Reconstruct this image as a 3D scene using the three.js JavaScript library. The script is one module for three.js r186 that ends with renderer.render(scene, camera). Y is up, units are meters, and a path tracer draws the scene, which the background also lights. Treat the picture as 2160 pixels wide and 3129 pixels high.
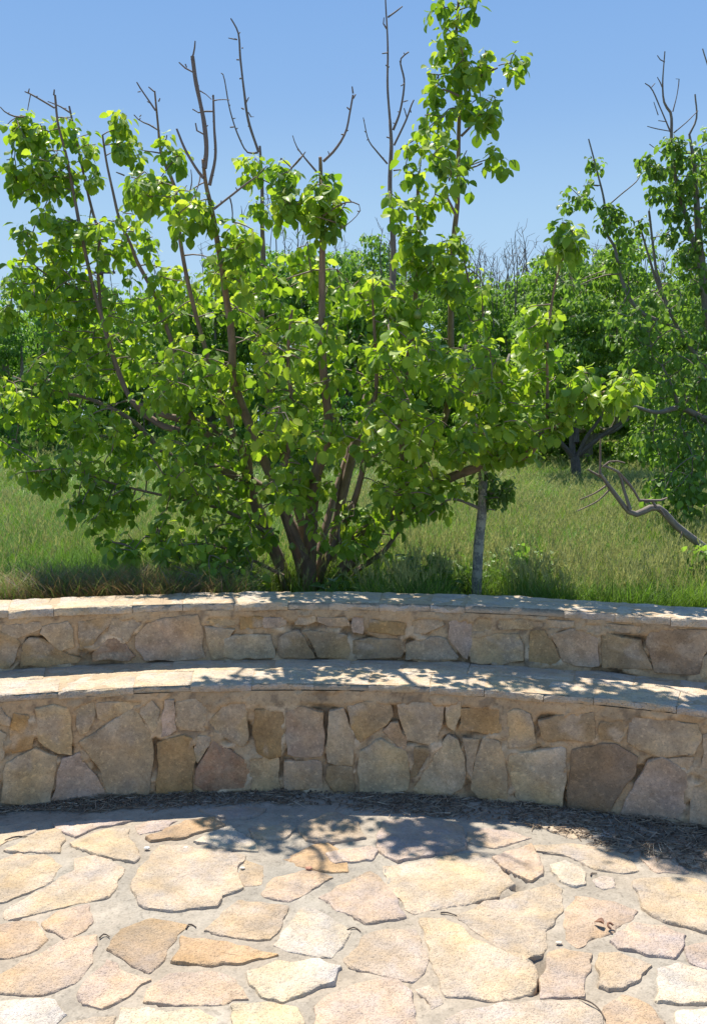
import * as THREE from 'three';
import { ImprovedNoise } from 'three/addons/math/ImprovedNoise.js';
import { mergeGeometries, toCreasedNormals } from 'three/addons/utils/BufferGeometryUtils.js';

// ---------- camera, sky, sun, exposure ----------
const scene = new THREE.Scene();
const camera = new THREE.PerspectiveCamera(57.665, 706 / 1024, 0.05, 2000);
camera.position.set(0, 1.5, 0);
camera.rotation.x = -THREE.MathUtils.degToRad(5.603);
const renderer = new THREE.WebGLRenderer({ antialias: true });
renderer.toneMapping = THREE.LinearToneMapping;
renderer.toneMappingExposure = 1.78;
renderer.outputColorSpace = THREE.SRGBColorSpace;
renderer.shadowMap.enabled = true;
renderer.setSize(706, 1024);

const SUN_DIR = new THREE.Vector3(-0.2, 1, -0.46).normalize();   // towards the sun: high, behind the tree, a little to the left
const sun = new THREE.DirectionalLight(new THREE.Color(1.0, 0.93, 0.80), 4.8);
sun.position.copy(SUN_DIR).multiplyScalar(40).add(new THREE.Vector3(0, 0, -6));
sun.target.position.set(0, 0, -6);
sun.castShadow = true;
sun.shadow.mapSize.set(4096, 4096);
Object.assign(sun.shadow.camera, { left: -20, right: 20, top: 24, bottom: -24, near: 1, far: 120 });
sun.shadow.radius = 1;
scene.add(sun, sun.target);

{ // clear sky: pale towards the horizon, deeper blue above
  const W = 256, H = 128, d = new Float32Array(W * H * 4);
  const stops = [[0, .62, .79, .94], [6, .50, .71, .92], [12, .41, .635, .90], [18, .28, .49, .84], [26, .21, .41, .79], [45, .15, .33, .70], [90, .11, .26, .60]].map(([e, ...c]) => [e, ...c.map((v) => v / 1.78)]);
  for (let j = 0; j < H; j++) {
    const e = Math.max(0, ((j + .5) / H - .5) * 180);
    let k = 0; while (k < stops.length - 2 && e > stops[k + 1][0]) k++;
    const t = Math.min(1, Math.max(0, (e - stops[k][0]) / (stops[k + 1][0] - stops[k][0])));
    for (let i = 0; i < W; i++) for (let c = 0; c < 4; c++)
      d[(j * W + i) * 4 + c] = c === 3 ? 1 : stops[k][c + 1] * (1 - t) + stops[k + 1][c + 1] * t;
  }
  const sky = new THREE.DataTexture(d, W, H, THREE.RGBAFormat, THREE.FloatType);
  sky.mapping = THREE.EquirectangularReflectionMapping; sky.magFilter = sky.minFilter = THREE.LinearFilter; sky.needsUpdate = true;
  scene.background = sky; scene.environment = sky;
}

// ---------- traced measurements (mm, milliradians round the bench's centre) ----------
const BENCH_STONES = [['t',-311,405,-303,401,-294,369,-295,340,-312,347],
['o',-288,373,-276,366,-275,328,-272,291,-273,245,-291,225,-293,252,-291,310],
['g',-317,317,-304,306,-299,295,-301,220,-305,201,-318,192],
['t',-298,183,-281,206,-270,229,-260,211,-249,192,-252,113,-257,6,-284,15,-303,38,-300,131],
['t',-266,389,-248,396,-234,375,-233,315,-232,255,-233,202,-245,206,-260,246,-264,265,-265,336],
['t',-227,390,-208,398,-208,356,-215,292,-222,279,-226,313],
['t',-204,391,-172,396,-158,390,-183,344,-196,329,-203,343],
['p',-242,172,-225,193,-217,137,-202,54,-200,14,-253,20,-248,63],
['t',-223,241,-207,278,-190,316,-166,359,-151,265,-149,199,-151,53,-153,22,-176,19,-194,27,-202,126],
['l',-162,367,-149,389,-141,348,-143,294,-148,277],
['p',-134,389,-124,391,-123,279,-129,259,-136,257,-136,323],
['t',-120,384,-100,391,-92,360,-90,299,-94,263,-117,278,-120,291],
['o',-142,218,-114,244,-106,228,-104,142,-108,14,-131,2,-144,14,-141,112],
['r',-99,111,-82,216,-64,171,-50,133,-44,99,-49,19,-91,20,-101,50],
['t',-99,233,-85,237,-87,201,-99,141,-103,166],
['t',-86,304,-64,378,-46,374,-46,222,-51,198,-74,248],
['o',-36,337,-8,340,-7,269,-9,159,-21,150,-34,181,-37,246],
['t',-42,148,-12,141,-13,79,-11,11,-41,16,-42,80],
['p',-2,337,15,352,37,331,37,221,35,154,6,159,0,165,-2,245],
['p',-3,128,34,125,35,68,36,21,-4,8,-5,67],
['t',44,338,61,345,64,284,70,224,69,129,53,121,42,139,43,246],
['b',43,108,69,113,71,40,69,2,49,1,41,62],
['o2',67,360,83,377,108,380,112,332,106,295,79,222,75,236,68,297],
['g',78,172,87,192,101,232,117,196,128,182,130,109,129,30,96,9,79,3,76,89],
['p',105,264,111,293,120,295,127,231,128,198,121,203,112,238],
['t',119,369,142,381,167,377,166,323,160,237,157,219,131,232,126,291],
['l',171,378,186,393,185,339,180,286,174,300],
['b',138,192,150,194,153,181,140,90,135,83,137,141],
['l',137,34,152,129,174,252,183,235,190,159,192,75,188,50,175,16,144,13],
['o2',189,369,214,384,228,370,230,281,215,283,188,288],
['t',189,244,206,243,202,163,199,86,195,149],
['t',210,246,223,255,230,241,234,136,238,26,209,17,200,47,203,127],
['t',237,358,244,376,261,364,263,300,265,261,255,243,240,231,238,281],
['b',271,344,284,357,297,371,324,392,325,300,322,286,277,271,272,286],
['b',334,355,355,376,354,312,350,298,334,299,332,326],
['t',362,399,394,397,426,391,428,359,423,285,394,262,371,278,361,293,362,361],
['g',238,194,262,215,292,243,296,234,296,130,295,11,278,9,248,30,242,109],
['d',305,238,334,268,350,271,369,238,365,174,352,92,344,17,321,5,302,8,303,133],
['p',380,226,394,251,417,201,417,134,415,59,411,17,383,16,356,12,364,98,375,167],
['t',397,249,423,266,421,218,410,233],
['t',424,154,443,198,452,129,448,19,423,13,424,82],
['t',433,349,445,367,451,240,432,234,434,296]];
const WALL_STONES = [['o2',-318,619,-306,613,-301,605,-291,583,-288,563,-295,489,-299,470,-319,475],
['o2',-283,562,-276,584,-262,568,-244,519,-228,489,-231,472,-256,472,-286,469,-284,524],
['t',-302,649,-268,652,-265,633,-277,612,-288,596,-301,611],
['t',-261,632,-239,645,-235,607,-235,538,-246,534,-258,574,-266,602],
['o2',-227,646,-209,649,-195,650,-199,620,-211,572,-220,535,-227,536],
['r',-212,511,-197,564,-192,573,-181,531,-172,488,-178,474,-213,478],
['t',-192,649,-172,653,-164,632,-174,583,-178,554,-191,586,-196,595],
['p',-169,568,-155,622,-136,648,-104,651,-100,574,-100,521,-98,470,-126,463,-159,471,-168,524],
['t',-96,609,-78,595,-64,585,-70,559,-75,552,-77,468,-88,469,-91,540],
['t',-94,641,-72,649,-66,635,-67,613,-78,614,-92,625],
['g',-73,550,-63,563,-27,564,-24,516,-22,470,-24,455,-51,453,-64,457,-74,467],
['o',-57,648,-39,650,-33,640,-33,600,-57,598],
['p',-31,640,-10,650,-9,610,-15,600,-31,600],
['l',1,650,22,650,23,630,13,616,3,616],
['b',-15,548,1,586,5,586,11,547,19,490,22,453,-12,453,-17,483],
['b',12,580,33,573,56,562,59,505,58,460,33,465,27,472],
['p',27,640,55,641,58,605,39,610,27,623],
['p',64,645,76,642,74,581,64,585],
['o',81,639,97,628,119,623,119,571,105,576,81,587],
['b',64,543,81,550,117,547,117,503,114,472,65,467],
['t',128,640,157,647,161,621,143,587,129,582],
['t',123,528,148,564,162,559,175,486,174,474,123,466],
['p',169,626,185,648,191,636,190,553,187,478,182,488,169,563],
['t',193,650,212,659,214,624,207,607,193,601],
['t',219,660,265,660,266,636,248,625,223,613,219,631],
['t',193,564,215,585,239,590,245,552,245,483,223,468,192,462,190,521],
['o2',253,606,268,613,274,572,284,494,279,480,253,476],
['t',270,661,296,665,296,643,273,634],
['p',276,603,295,626,308,624,321,596,321,542,322,482,299,481,287,501,278,573],
['l',306,649,323,662,324,620,313,632],
['b',327,623,351,603,362,597,364,569,372,528,376,489,329,481,327,550],
['t',327,660,365,666,364,639,341,634],
['d',372,643,391,662,426,669,429,624,422,561,420,490,380,484,374,542,371,602],
['g',423,548,441,615,450,490,421,476]];
const FLAGS = [['c',-1372,3306,-1310,3316,-1196,3344,-1172,3297,-1184,3260,-1236,3206,-1254,3168,-1308,3146],
['y',-1216,3129,-1138,3269,-1087,3288,-1046,3206,-1028,3112,-1140,3112],
['y',-1010,3180,-908,3288,-831,3288,-803,3206,-740,3087,-752,3038,-820,3071,-883,3103,-972,3146],
['p',-1115,3335,-970,3364,-830,3369,-962,3306,-1001,3242,-1049,3269],
['p',-803,3325,-752,3358,-671,3364,-701,3306,-773,3264],
['o',-732,3224,-635,3350,-534,3393,-490,3325,-598,3233,-710,3197],
['w',-560,3197,-485,3288,-452,3316,-370,3206,-338,3120,-433,3137,-509,3180],
['t',-595,3463,-461,3484,-347,3463,-391,3393,-500,3393],
['t',-380,3297,-252,3335,-217,3297,-252,3224,-348,3224],
['c',-1256,3015,-1208,3046,-1154,3087,-1067,3079,-995,3007,-991,2916,-1032,2844,-1082,2788,-1155,2762],
['c',-951,3062,-891,3079,-835,3038,-769,2983,-781,2916,-775,2809,-830,2782,-903,2748,-965,2709,-1033,2671,-1061,2722,-1034,2788,-975,2886,-929,2976],
['c',-712,2930,-683,3146,-607,3154,-491,3112,-383,3079,-395,2961,-361,2865,-418,2816,-430,2755,-504,2742,-555,2722,-642,2748,-685,2816,-716,2886],
['t',-363,3038,-311,3004,-308,2901,-349,2884,-378,2930],
['p',-286,2830,-258,2916,-160,2973,-70,2930,-140,2858,-192,2788,-248,2795],
['o',-233,3062,-138,3163,-84,3180,-43,3103,-27,2976,-116,2983,-184,3015],
['o2',-922,2659,-898,2709,-829,2755,-796,2697,-790,2616,-838,2581,-894,2616],
['o2',-1100,2622,-1052,2634,-1008,2659,-949,2653,-890,2563,-911,2512,-958,2485,-1035,2458],
['b',-692,2518,-680,2622,-612,2671,-549,2659,-498,2634,-522,2587,-530,2496,-548,2405,-614,2452],
['t',-432,2610,-364,2775,-287,2762,-202,2735,-241,2563,-320,2575],
['w',-223,2535,-154,2735,-99,2709,-10,2604,-66,2479,-135,2490],
['o',-493,2452,-493,2569,-428,2563,-314,2523,-216,2485,-306,2458,-390,2442],
['p',-945,2400,-883,2485,-820,2563,-747,2581,-737,2452,-737,2350,-787,2321,-843,2312,-928,2321,-952,2370],
['o2',-698,2284,-708,2350,-683,2458,-637,2400,-557,2365,-599,2293,-644,2247,-689,2265],
['p',-539,2270,-526,2331,-492,2395,-371,2395,-326,2370,-280,2288,-347,2270,-426,2265],
['w',-290,2400,-206,2442,-96,2452,-40,2416,-63,2350,-170,2284,-234,2288],
['w',-947,2265,-841,2274,-771,2270,-734,2225,-750,2185,-816,2156,-904,2156],
['w',-592,2242,-506,2238,-393,2234,-347,2194,-352,2119,-556,2119,-583,2194],
['w',-311,2256,-226,2261,-150,2238,-125,2188,-143,2127,-283,2127],
['y',-708,2177,-657,2211,-613,2211,-588,2127,-698,2127],
['p',-92,2256,-56,2298,0,2331,62,2355,115,2355,141,2293,152,2188,141,2103,-78,2103],
['p',-102,2802,0,2916,62,2968,104,2886,158,2697,130,2678,36,2659,-38,2722],
['t',6,2496,39,2587,111,2616,173,2610,194,2496,194,2405,155,2365,60,2400,0,2421,-12,2463],
['y',105,3007,179,3007,305,3071,431,3103,470,3054,510,2886,449,2816,367,2775,274,2742,190,2716,165,2748,122,2886],
['o2',480,3067,627,3163,640,3071,626,2961,580,2913,534,2961],
['y',313,2697,429,2775,553,2844,647,2886,659,2844,636,2722,564,2622,534,2490,478,2474,436,2518,377,2598],
['y',207,2665,281,2678,347,2563,437,2485,489,2431,479,2350,454,2312,369,2284,244,2302,233,2370],
['y',643,3163,786,3171,924,3103,950,2983,886,2968,813,2999,736,3087,650,3120],
['w',665,3007,725,3038,759,2961,748,2886,715,2872,675,2916],
['c',793,2908,826,2938,849,2916,841,2872,805,2858],
['y',912,2908,1016,2916,1091,2923,1159,2872,1161,2735,1093,2598,1019,2610,935,2671,895,2735,906,2816],
['o2',663,2735,706,2802,782,2775,862,2729,818,2659,735,2598,641,2529,619,2575],
['p',745,2552,839,2640,919,2622,961,2575,893,2468,831,2490,766,2523],
['t',695,2485,750,2490,820,2426,743,2360,677,2317,657,2341],
['p',549,2485,591,2507,670,2485,623,2380,597,2298,498,2298,497,2321],
['w',846,2411,906,2437,963,2400,994,2350,941,2274,790,2270],
['p',954,2518,1016,2540,1061,2518,1028,2421,970,2411,936,2452],
['c',239,2203,312,2247,458,2270,574,2274,611,2220,607,2160,587,2103,224,2103],
['o2',649,2256,707,2298,755,2247,769,2188,730,2119,618,2119],
['w',826,2225,902,2238,947,2203,902,2119,800,2119],
['p',984,3071,1083,3071,1110,2976,1016,2961],
['c',175,2321,206,2336,219,2284,199,2256],
['p',-92,3103,47,3146,89,3124,57,3054,-60,3038],
['p',108,3354,252,3393,394,3316,389,3137,308,3103,151,3046,86,3137],
['p',420,3297,531,3297,631,3224,501,3154,427,3189],
['t',-197,3316,-93,3433,0,3393,32,3224,-71,3189,-167,3206],
['o2',1085,3171,1186,3189,1254,3120,1202,3022,1136,3007],
['c',708,3453,824,3474,901,3373,924,3242,783,3224,706,3316]];
const SEAT_JOINTS = [-244, -166, -106, -40, 28, 87, 153, 212, 274, 325, 406];
const CAP_JOINTS = [-297, -252, -172, -119, -64, -6, 38, 92, 147, 184, 287, 338, 392];
const PEAR_LIMBS = [[-360,322,-5200,60,-383,603,-5195,56,-468,831,-5190,52,-577,1131,-5185,47,-611,1353,-5180,43,-671,1397,-5175,39,-780,1463,-5170,35,-889,1495,-5165,31,-1022,1524,-5160,26,-1118,1561,-5155,22,-1225,1609,-5150,18],
[-730,1410,-5160,30,-879,1439,-5173,29,-1040,1463,-5185,27,-1116,1507,-5198,26,-1179,1549,-5211,24,-1242,1623,-5223,23,-1304,1758,-5236,22,-1353,1905,-5249,20,-1401,2077,-5261,19,-1438,2200,-5274,17,-1496,2467,-5287,16,-1531,2650,-5299,15,-1556,2784,-5312,13,-1591,2966,-5325,12,-1634,3136,-5337,10,-1650,3294,-5350,9],
[-1411,2081,-5300,14,-1430,2364,-5321,13,-1423,2550,-5343,12,-1452,2627,-5364,11,-1491,2766,-5386,11,-1526,2916,-5407,10,-1564,3092,-5429,9,-1603,3267,-5450,8],
[-850,1451,-5150,24,-899,1549,-5158,23,-935,1658,-5167,21,-971,1791,-5175,20,-994,1912,-5183,19,-1042,2057,-5192,17,-1090,2190,-5200,16,-1185,2370,-5208,15,-1221,2466,-5217,13,-1276,2586,-5225,12,-1315,2753,-5233,11,-1349,2920,-5242,9,-1367,3051,-5250,8],
[-590,1229,-5200,26,-630,1354,-5138,24,-715,1619,-5075,21,-841,2084,-5012,18,-894,2394,-4950,16,-911,2682,-4888,14,-963,2829,-4825,11,-965,2960,-4762,8,-965,3096,-4700,6],
[-283,627,-5200,44,-388,1012,-5130,41,-524,1380,-5060,38,-609,1617,-4990,36,-634,1731,-4920,33,-623,1852,-4850,30,-623,1991,-4780,28,-635,2125,-4710,25,-635,2201,-4640,22,-651,2347,-4570,19,-664,2476,-4500,16,-682,2591,-4430,14,-682,2681,-4360,11],
[-250,739,-5300,42,-351,1121,-5325,38,-451,1500,-5350,34,-514,1878,-5375,30,-526,2154,-5400,26,-514,2381,-5425,22,-521,2633,-5450,18,-522,2848,-5475,14,-535,3064,-5500,10],
[-257,333,-5150,60,-239,747,-5078,56,-223,1023,-5006,51,-202,1196,-4935,47,-146,1385,-4863,42,-127,1500,-4791,38,-136,1600,-4719,33,-153,1794,-4647,29,-152,2107,-4575,24,-147,2385,-4504,20,-150,2601,-4432,15,-151,2691,-4360,11],
[-151,515,-5400,48,-99,903,-5440,44,-21,1240,-5480,41,84,1630,-5520,37,149,1942,-5560,34,223,2256,-5600,30,237,2416,-5640,26,229,2681,-5680,23,217,2883,-5720,19,226,3150,-5760,16,219,3303,-5800,12],
[219,3303,-5800,11,205,3487,-5812,10,205,3747,-5825,8,191,4006,-5837,6,185,4162,-5850,5],
[-233,526,-5200,50,-144,761,-5150,46,5,867,-5100,42,174,995,-5050,38,267,1263,-5000,34,251,1512,-4950,30,282,1787,-4900,26,301,1920,-4850,22,314,2137,-4800,18,320,2488,-4750,14,315,2689,-4700,10],
[176,965,-5100,32,318,1188,-5058,30,457,1429,-5017,28,521,1687,-4975,26,508,1938,-4933,24,503,2149,-4892,22,508,2398,-4850,20,523,2608,-4808,17,520,2919,-4767,15,523,3147,-4725,13,495,3347,-4683,11,499,3492,-4642,9,494,3594,-4600,7],
[-196,373,-5200,56,-69,665,-5125,52,78,800,-5050,48,183,978,-4975,44,398,1127,-4900,41,495,1202,-4825,37,638,1264,-4750,33,756,1301,-4675,29,853,1332,-4600,25,934,1447,-4525,22,1036,1552,-4450,18,1141,1623,-4375,14,1263,1641,-4300,10],
[672,1286,-4750,22,724,1433,-4738,20,709,1545,-4725,18,690,1688,-4712,16,678,1885,-4700,14],
[939,1446,-4550,14,928,1606,-4490,12,911,1811,-4430,10,906,1969,-4370,9,925,2161,-4310,7,963,2297,-4250,5],
[-566,1130,-5200,34,-742,1227,-5229,30,-921,1276,-5257,26,-1076,1325,-5286,22,-1254,1500,-5314,19,-1511,1626,-5343,15,-1746,1677,-5371,11,-1956,1754,-5400,7],
[-484,892,-5100,16,-723,1017,-5075,14,-912,1068,-5050,12,-1123,1118,-5025,10,-1307,1168,-5000,8,-1512,1241,-4975,6,-1741,1230,-4950,4],
[-388,644,-5100,16,-575,755,-5025,13,-756,838,-4950,10,-932,848,-4875,8,-1078,904,-4800,5],
[-1459,2210,-5350,12,-1635,2278,-5400,10,-1825,2385,-5450,7,-1938,2569,-5500,5],
[-250,739,-5300,30,-461,1062,-5420,25,-733,1237,-5540,21,-1014,1473,-5660,16,-1249,1744,-5780,12,-1491,2024,-5900,7],
[-199,739,-5300,34,-99,1112,-5450,27,5,1421,-5600,20,114,1770,-5750,14,283,2024,-5900,7],
[-260,758,-5000,30,-368,1106,-4875,24,-311,1500,-4750,18,-322,1825,-4625,13,-291,2025,-4500,7],
[-139,758,-5000,30,5,1080,-4900,25,73,1387,-4800,21,115,1699,-4700,16,101,1951,-4600,12,88,2107,-4500,7],
[5,685,-5000,24,146,797,-4900,19,235,927,-4800,13,342,1052,-4700,8]];
const PEAR_TWIGS = [[-678,2645,-4370,12,-667,2723,-4370,11,-675,2839,-4370,11,-693,2936,-4370,10,-712,3032,-4370,10,-724,3134,-4370,9],
[-725,3109,-4370,4,-712,3147,-4370,4,-707,3190,-4370,3],
[-729,3075,-4370,4,-765,3094,-4370,4,-790,3117,-4370,3],
[-751,3086,-4370,3,-757,3100,-4370,3],
[-679,2596,-4370,8,-703,2625,-4370,7,-761,2723,-4370,6,-796,2810,-4370,5],
[-659,2576,-4370,8,-631,2703,-4370,7,-635,2839,-4370,6,-637,2975,-4370,5],
[-693,2984,-4370,3,-661,2965,-4370,2,-641,2946,-4370,2],
[-633,2932,-4370,3,-597,2938,-4370,2,-557,2936,-4370,2],
[-642,2903,-4370,4,-678,2903,-4370,4,-712,2898,-4370,3,-732,2913,-4370,3],
[-680,2795,-4370,4,-706,2805,-4370,4,-715,2843,-4370,3],
[-634,2458,-4370,6,-542,2527,-4370,5,-491,2566,-4370,4,-440,2602,-4370,3],
[-545,3039,-5500,9,-601,3210,-5500,8,-625,3380,-5500,7,-643,3549,-5500,6,-654,3694,-5500,6,-676,3741,-5500,5,-695,3772,-5500,4],
[-545,3027,-5500,6,-603,3027,-5500,5,-653,3112,-5500,5,-702,3259,-5500,4,-732,3429,-5500,4,-740,3458,-5500,3],
[-654,3638,-5500,4,-679,3641,-5500,3,-704,3646,-5500,2],
[-601,3259,-5500,4,-576,3222,-5500,4,-571,3235,-5500,3],
[-611,3303,-5500,5,-595,3332,-5500,3],
[-621,3259,-5500,5,-636,3266,-5500,3],
[-635,3610,-5500,5,-627,3614,-5500,3],
[-648,3537,-5500,5,-663,3537,-5500,3],
[-634,3429,-5500,5,-644,3424,-5500,3],
[-685,3178,-5500,4,-708,3176,-5500,3],
[-137,2671,-4360,6,-86,2720,-4360,6,-36,2798,-4360,5,-16,2885,-4360,4,-2,2962,-4360,4],
[-2,2962,-4360,4,-6,2991,-4360,3],
[-2,2956,-4360,4,10,2975,-4360,3],
[-18,2898,-4360,4,-30,2908,-4360,3],
[-40,2782,-4360,4,-56,2784,-4360,3],
[-167,2632,-4360,5,-227,2701,-4360,4,-261,2749,-4360,3,-277,2794,-4360,2],
[-227,2701,-4360,3,-217,2714,-4360,2],
[-138,2426,-4360,4,-77,2466,-4360,4,-16,2489,-4360,3,34,2466,-4360,3,14,2426,-4360,2,-57,2367,-4360,2],
[240,3252,-5800,8,280,3355,-5800,7,305,3534,-5800,6,283,3661,-5800,5,331,3704,-5800,4],
[305,3508,-5800,4,282,3496,-5800,3],
[303,3401,-5800,4,325,3406,-5800,3],
[246,3162,-5800,7,320,3316,-5800,6,351,3401,-5800,5,364,3427,-5800,4],
[320,3316,-5800,4,303,3368,-5800,3],
[338,3355,-5800,4,344,3337,-5800,3],
[206,3053,-5800,6,139,3128,-5800,5,93,3188,-5800,4,59,3324,-5800,3],
[93,3188,-5800,4,80,3182,-5800,3],
[204,3890,-5820,6,257,3927,-5820,4,291,3953,-5820,3],
[199,3846,-5820,5,180,3872,-5820,4,183,3910,-5820,3],
[205,3694,-5820,4,170,3689,-5820,3],
[213,3605,-5820,5,192,3618,-5820,4],
[241,3014,-5800,5,287,3019,-5800,4],
[219,3193,-5800,5,198,3200,-5800,4],
[246,3097,-5800,5,326,3154,-5800,4,385,3188,-5800,2],
[-955,2922,-4720,4,-1015,2957,-4720,4,-1047,2968,-4720,3,-1079,2999,-4720,3],
[-966,3009,-4720,5,-1002,3062,-4720,4,-1038,3114,-4720,4,-1054,3141,-4720,3],
[-969,3093,-4720,4,-994,3114,-4720,3],
[-957,3062,-4720,4,-950,3078,-4720,3],
[-953,2812,-4740,4,-1001,2820,-4740,3,-1040,2826,-4740,2],
[-1041,2974,-4720,3,-1032,2984,-4720,2],
[-1044,3110,-4720,3,-1059,3107,-4720,2],
[-1653,3223,-5350,6,-1713,3258,-5350,5,-1785,3298,-5350,4,-1814,3310,-5350,3],
[-1790,3301,-5350,4,-1784,3322,-5350,3],
[-1609,3243,-5450,5,-1670,3279,-5450,4,-1732,3303,-5450,3],
[-1831,3191,-5400,6,-1880,3191,-5400,5,-1941,3215,-5400,4,-1970,3244,-5400,3],
[-1651,3287,-5350,5,-1647,3317,-5350,4],
[-1225,2652,-5200,5,-1230,2745,-5200,4,-1237,2827,-5200,4],
[-1238,2822,-5200,4,-1268,2834,-5200,4,-1283,2839,-5200,3],
[-852,2675,-5000,4,-839,2742,-5000,3,-843,2798,-5000,2],
[-898,2698,-5000,3,-874,2731,-5000,2],
[559,2163,-4600,5,507,2373,-4600,4],
[512,2849,-4600,7,554,2890,-4600,6,586,2926,-4600,4],
[520,3083,-4600,7,583,3129,-4600,6,656,3164,-4600,5,687,3178,-4600,4],
[572,3123,-4600,4,613,3204,-4600,4,634,3238,-4600,3],
[500,3032,-4600,6,457,3052,-4600,5,421,3063,-4600,4],
[531,2705,-4600,5,588,2721,-4600,4,620,2736,-4600,4],
[495,2477,-4600,8,463,2540,-4600,6,430,2602,-4600,5],
[309,2541,-4700,4,255,2558,-4700,4,222,2573,-4700,3],
[310,2509,-4700,4,244,2503,-4700,3,201,2494,-4700,2],
[356,2134,-4700,4,389,2177,-4700,3]];
const PEAR_BLOBS = [[-1821,3107,-5400,116,116,150,14],
[-1853,2902,-5400,90,141,150,14],
[-1641,3119,-5400,135,90,150,9],
[-1685,2885,-5380,128,154,180,22],
[-1280,3115,-5250,69,56,100,6],
[-1220,2992,-5250,71,75,120,7],
[-1481,3023,-5400,39,90,100,4],
[-1450,2831,-5300,40,53,80,3],
[-918,2840,-4750,31,79,60,3],
[-974,2598,-4500,96,118,200,17],
[-755,2470,-4380,117,94,200,17],
[-562,2885,-5200,59,62,100,5],
[-336,2633,-4400,68,73,120,7],
[-292,2489,-4400,73,89,150,9],
[-135,2483,-4360,81,143,150,22],
[-506,2676,-5300,76,78,100,4],
[-538,2354,-4500,109,86,200,13],
[-202,2356,-4800,120,80,200,5],
[-851,2826,-4700,22,56,60,2],
[-1680,2547,-5450,272,169,300,32],
[-1843,2291,-5400,135,141,200,15],
[-1277,2499,-5200,223,161,300,20],
[-1932,2106,-5300,50,63,150,4],
[483,3454,-4600,129,110,120,8],
[429,3320,-4600,60,60,100,3],
[483,3219,-4600,83,93,120,6],
[362,3100,-4600,66,91,100,4],
[530,3149,-4600,70,93,100,5],
[629,3224,-4600,49,55,80,2],
[741,3181,-4550,64,54,70,2],
[645,3003,-4550,63,100,100,5],
[564,2983,-4600,77,96,100,5],
[448,2954,-4600,55,51,100,3],
[341,2890,-4600,46,70,80,2],
[397,2684,-4370,73,146,120,8],
[294,2720,-4680,69,123,100,5],
[522,2707,-4600,31,107,70,2],
[668,2733,-4500,64,66,70,2],
[183,2542,-4600,74,68,80,3],
[367,2579,-4680,95,85,120,4],
[316,2341,-4700,95,170,130,17],
[485,2247,-4600,90,175,140,16],
[947,2305,-4200,90,72,90,9],
[860,1911,-4400,107,136,120,10],
[1045,1640,-4350,90,111,150,14],
[1209,1637,-4250,111,108,130,14],
[947,1537,-4450,90,101,150,12],
[888,1727,-4600,126,120,250,12],
[114,2113,-4700,134,112,250,17],
[-1638,2179,-5400,283,206,350,45],
[-1534,1829,-5400,347,206,400,50],
[-1846,1627,-5400,193,206,400,28],
[-1699,1227,-5000,155,83,150,14],
[-1391,1377,-5200,260,248,450,50],
[-1308,1088,-4950,224,153,250,26],
[-1223,875,-4850,133,69,200,8],
[-1100,2142,-5300,290,227,450,42],
[-862,1716,-5100,291,243,600,62],
[-800,1285,-5050,325,216,600,65],
[-759,927,-4900,338,175,400,42],
[-728,737,-4680,279,123,220,24],
[-1921,1350,-5300,87,126,200,7],
[-533,2198,-5000,286,214,600,38],
[-275,1848,-4950,283,236,750,66],
[-274,1454,-4900,280,210,750,60],
[-313,1150,-4750,226,124,350,22],
[-7,1002,-4750,238,136,300,18],
[-119,2181,-4800,126,171,300,12],
[210,1818,-4850,254,208,700,60],
[212,1454,-4850,254,208,700,58],
[254,1173,-4750,204,124,400,26],
[570,1743,-4700,213,179,500,44],
[644,1445,-4650,244,166,400,42],
[811,1478,-4600,175,175,300,26],
[417,1158,-4800,183,137,250,16],
[64,832,-4900,105,82,150,6],
[-31,661,-5000,60,71,100,3],
[603,2085,-4650,78,177,150,6],
[271,2076,-4750,90,113,200,10]];
const RIGHT_LIMBS = [[3232,523,-7300,90,3093,1327,-7300,80,2897,1911,-7300,70,2745,2284,-7300,61,2707,2495,-7300,51,2651,2819,-7300,41,2614,3192,-7300,32,2584,3458,-7300,22,2543,3660,-7300,12],
[2543,3660,-7300,12,2593,3776,-7300,10,2576,3954,-7300,8],
[2897,1911,-7300,30,2697,2550,-7288,27,2521,3078,-7275,24,2421,3402,-7262,21,2393,3613,-7250,18,2376,3799,-7238,15,2327,3855,-7225,12,2302,3975,-7212,9,2306,4227,-7200,6],
[3016,1674,-7400,22,2580,2157,-7400,20,2370,2618,-7400,17,2329,2837,-7400,14,2286,3119,-7400,12],
[2580,2157,-7400,17,2406,2503,-7433,15,2294,2849,-7467,13,2235,3066,-7500,11],
[2542,2226,-7400,24,2234,2366,-7429,22,2096,2626,-7457,19,2053,2853,-7486,17,1983,2991,-7514,15,1978,3205,-7543,13,1924,3446,-7571,10,1854,3715,-7600,8],
[3153,1330,-7200,50,2783,1466,-7140,43,2616,1533,-7080,36,2439,1596,-7020,30,2261,1562,-6960,23,2037,1614,-6900,16],
[2467,1597,-7100,22,2404,1767,-7100,16,2329,1910,-7100,10],
[3092,1260,-7250,46,2840,831,-6100,42,2391,636,-5300,38,2075,697,-5000,34,1886,813,-4920,31,1702,948,-4880,28,1584,1050,-4850,25,1456,1016,-4820,21,1352,1116,-4780,17,1259,1230,-4750,12],
[1430,1042,-4790,14,1390,1154,-4790,12,1365,1234,-4790,11,1284,1271,-4790,9],
[2759,2567,-7400,20,2811,3372,-7400,15,2752,4030,-7400,11,2657,4322,-7400,6]];
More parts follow.
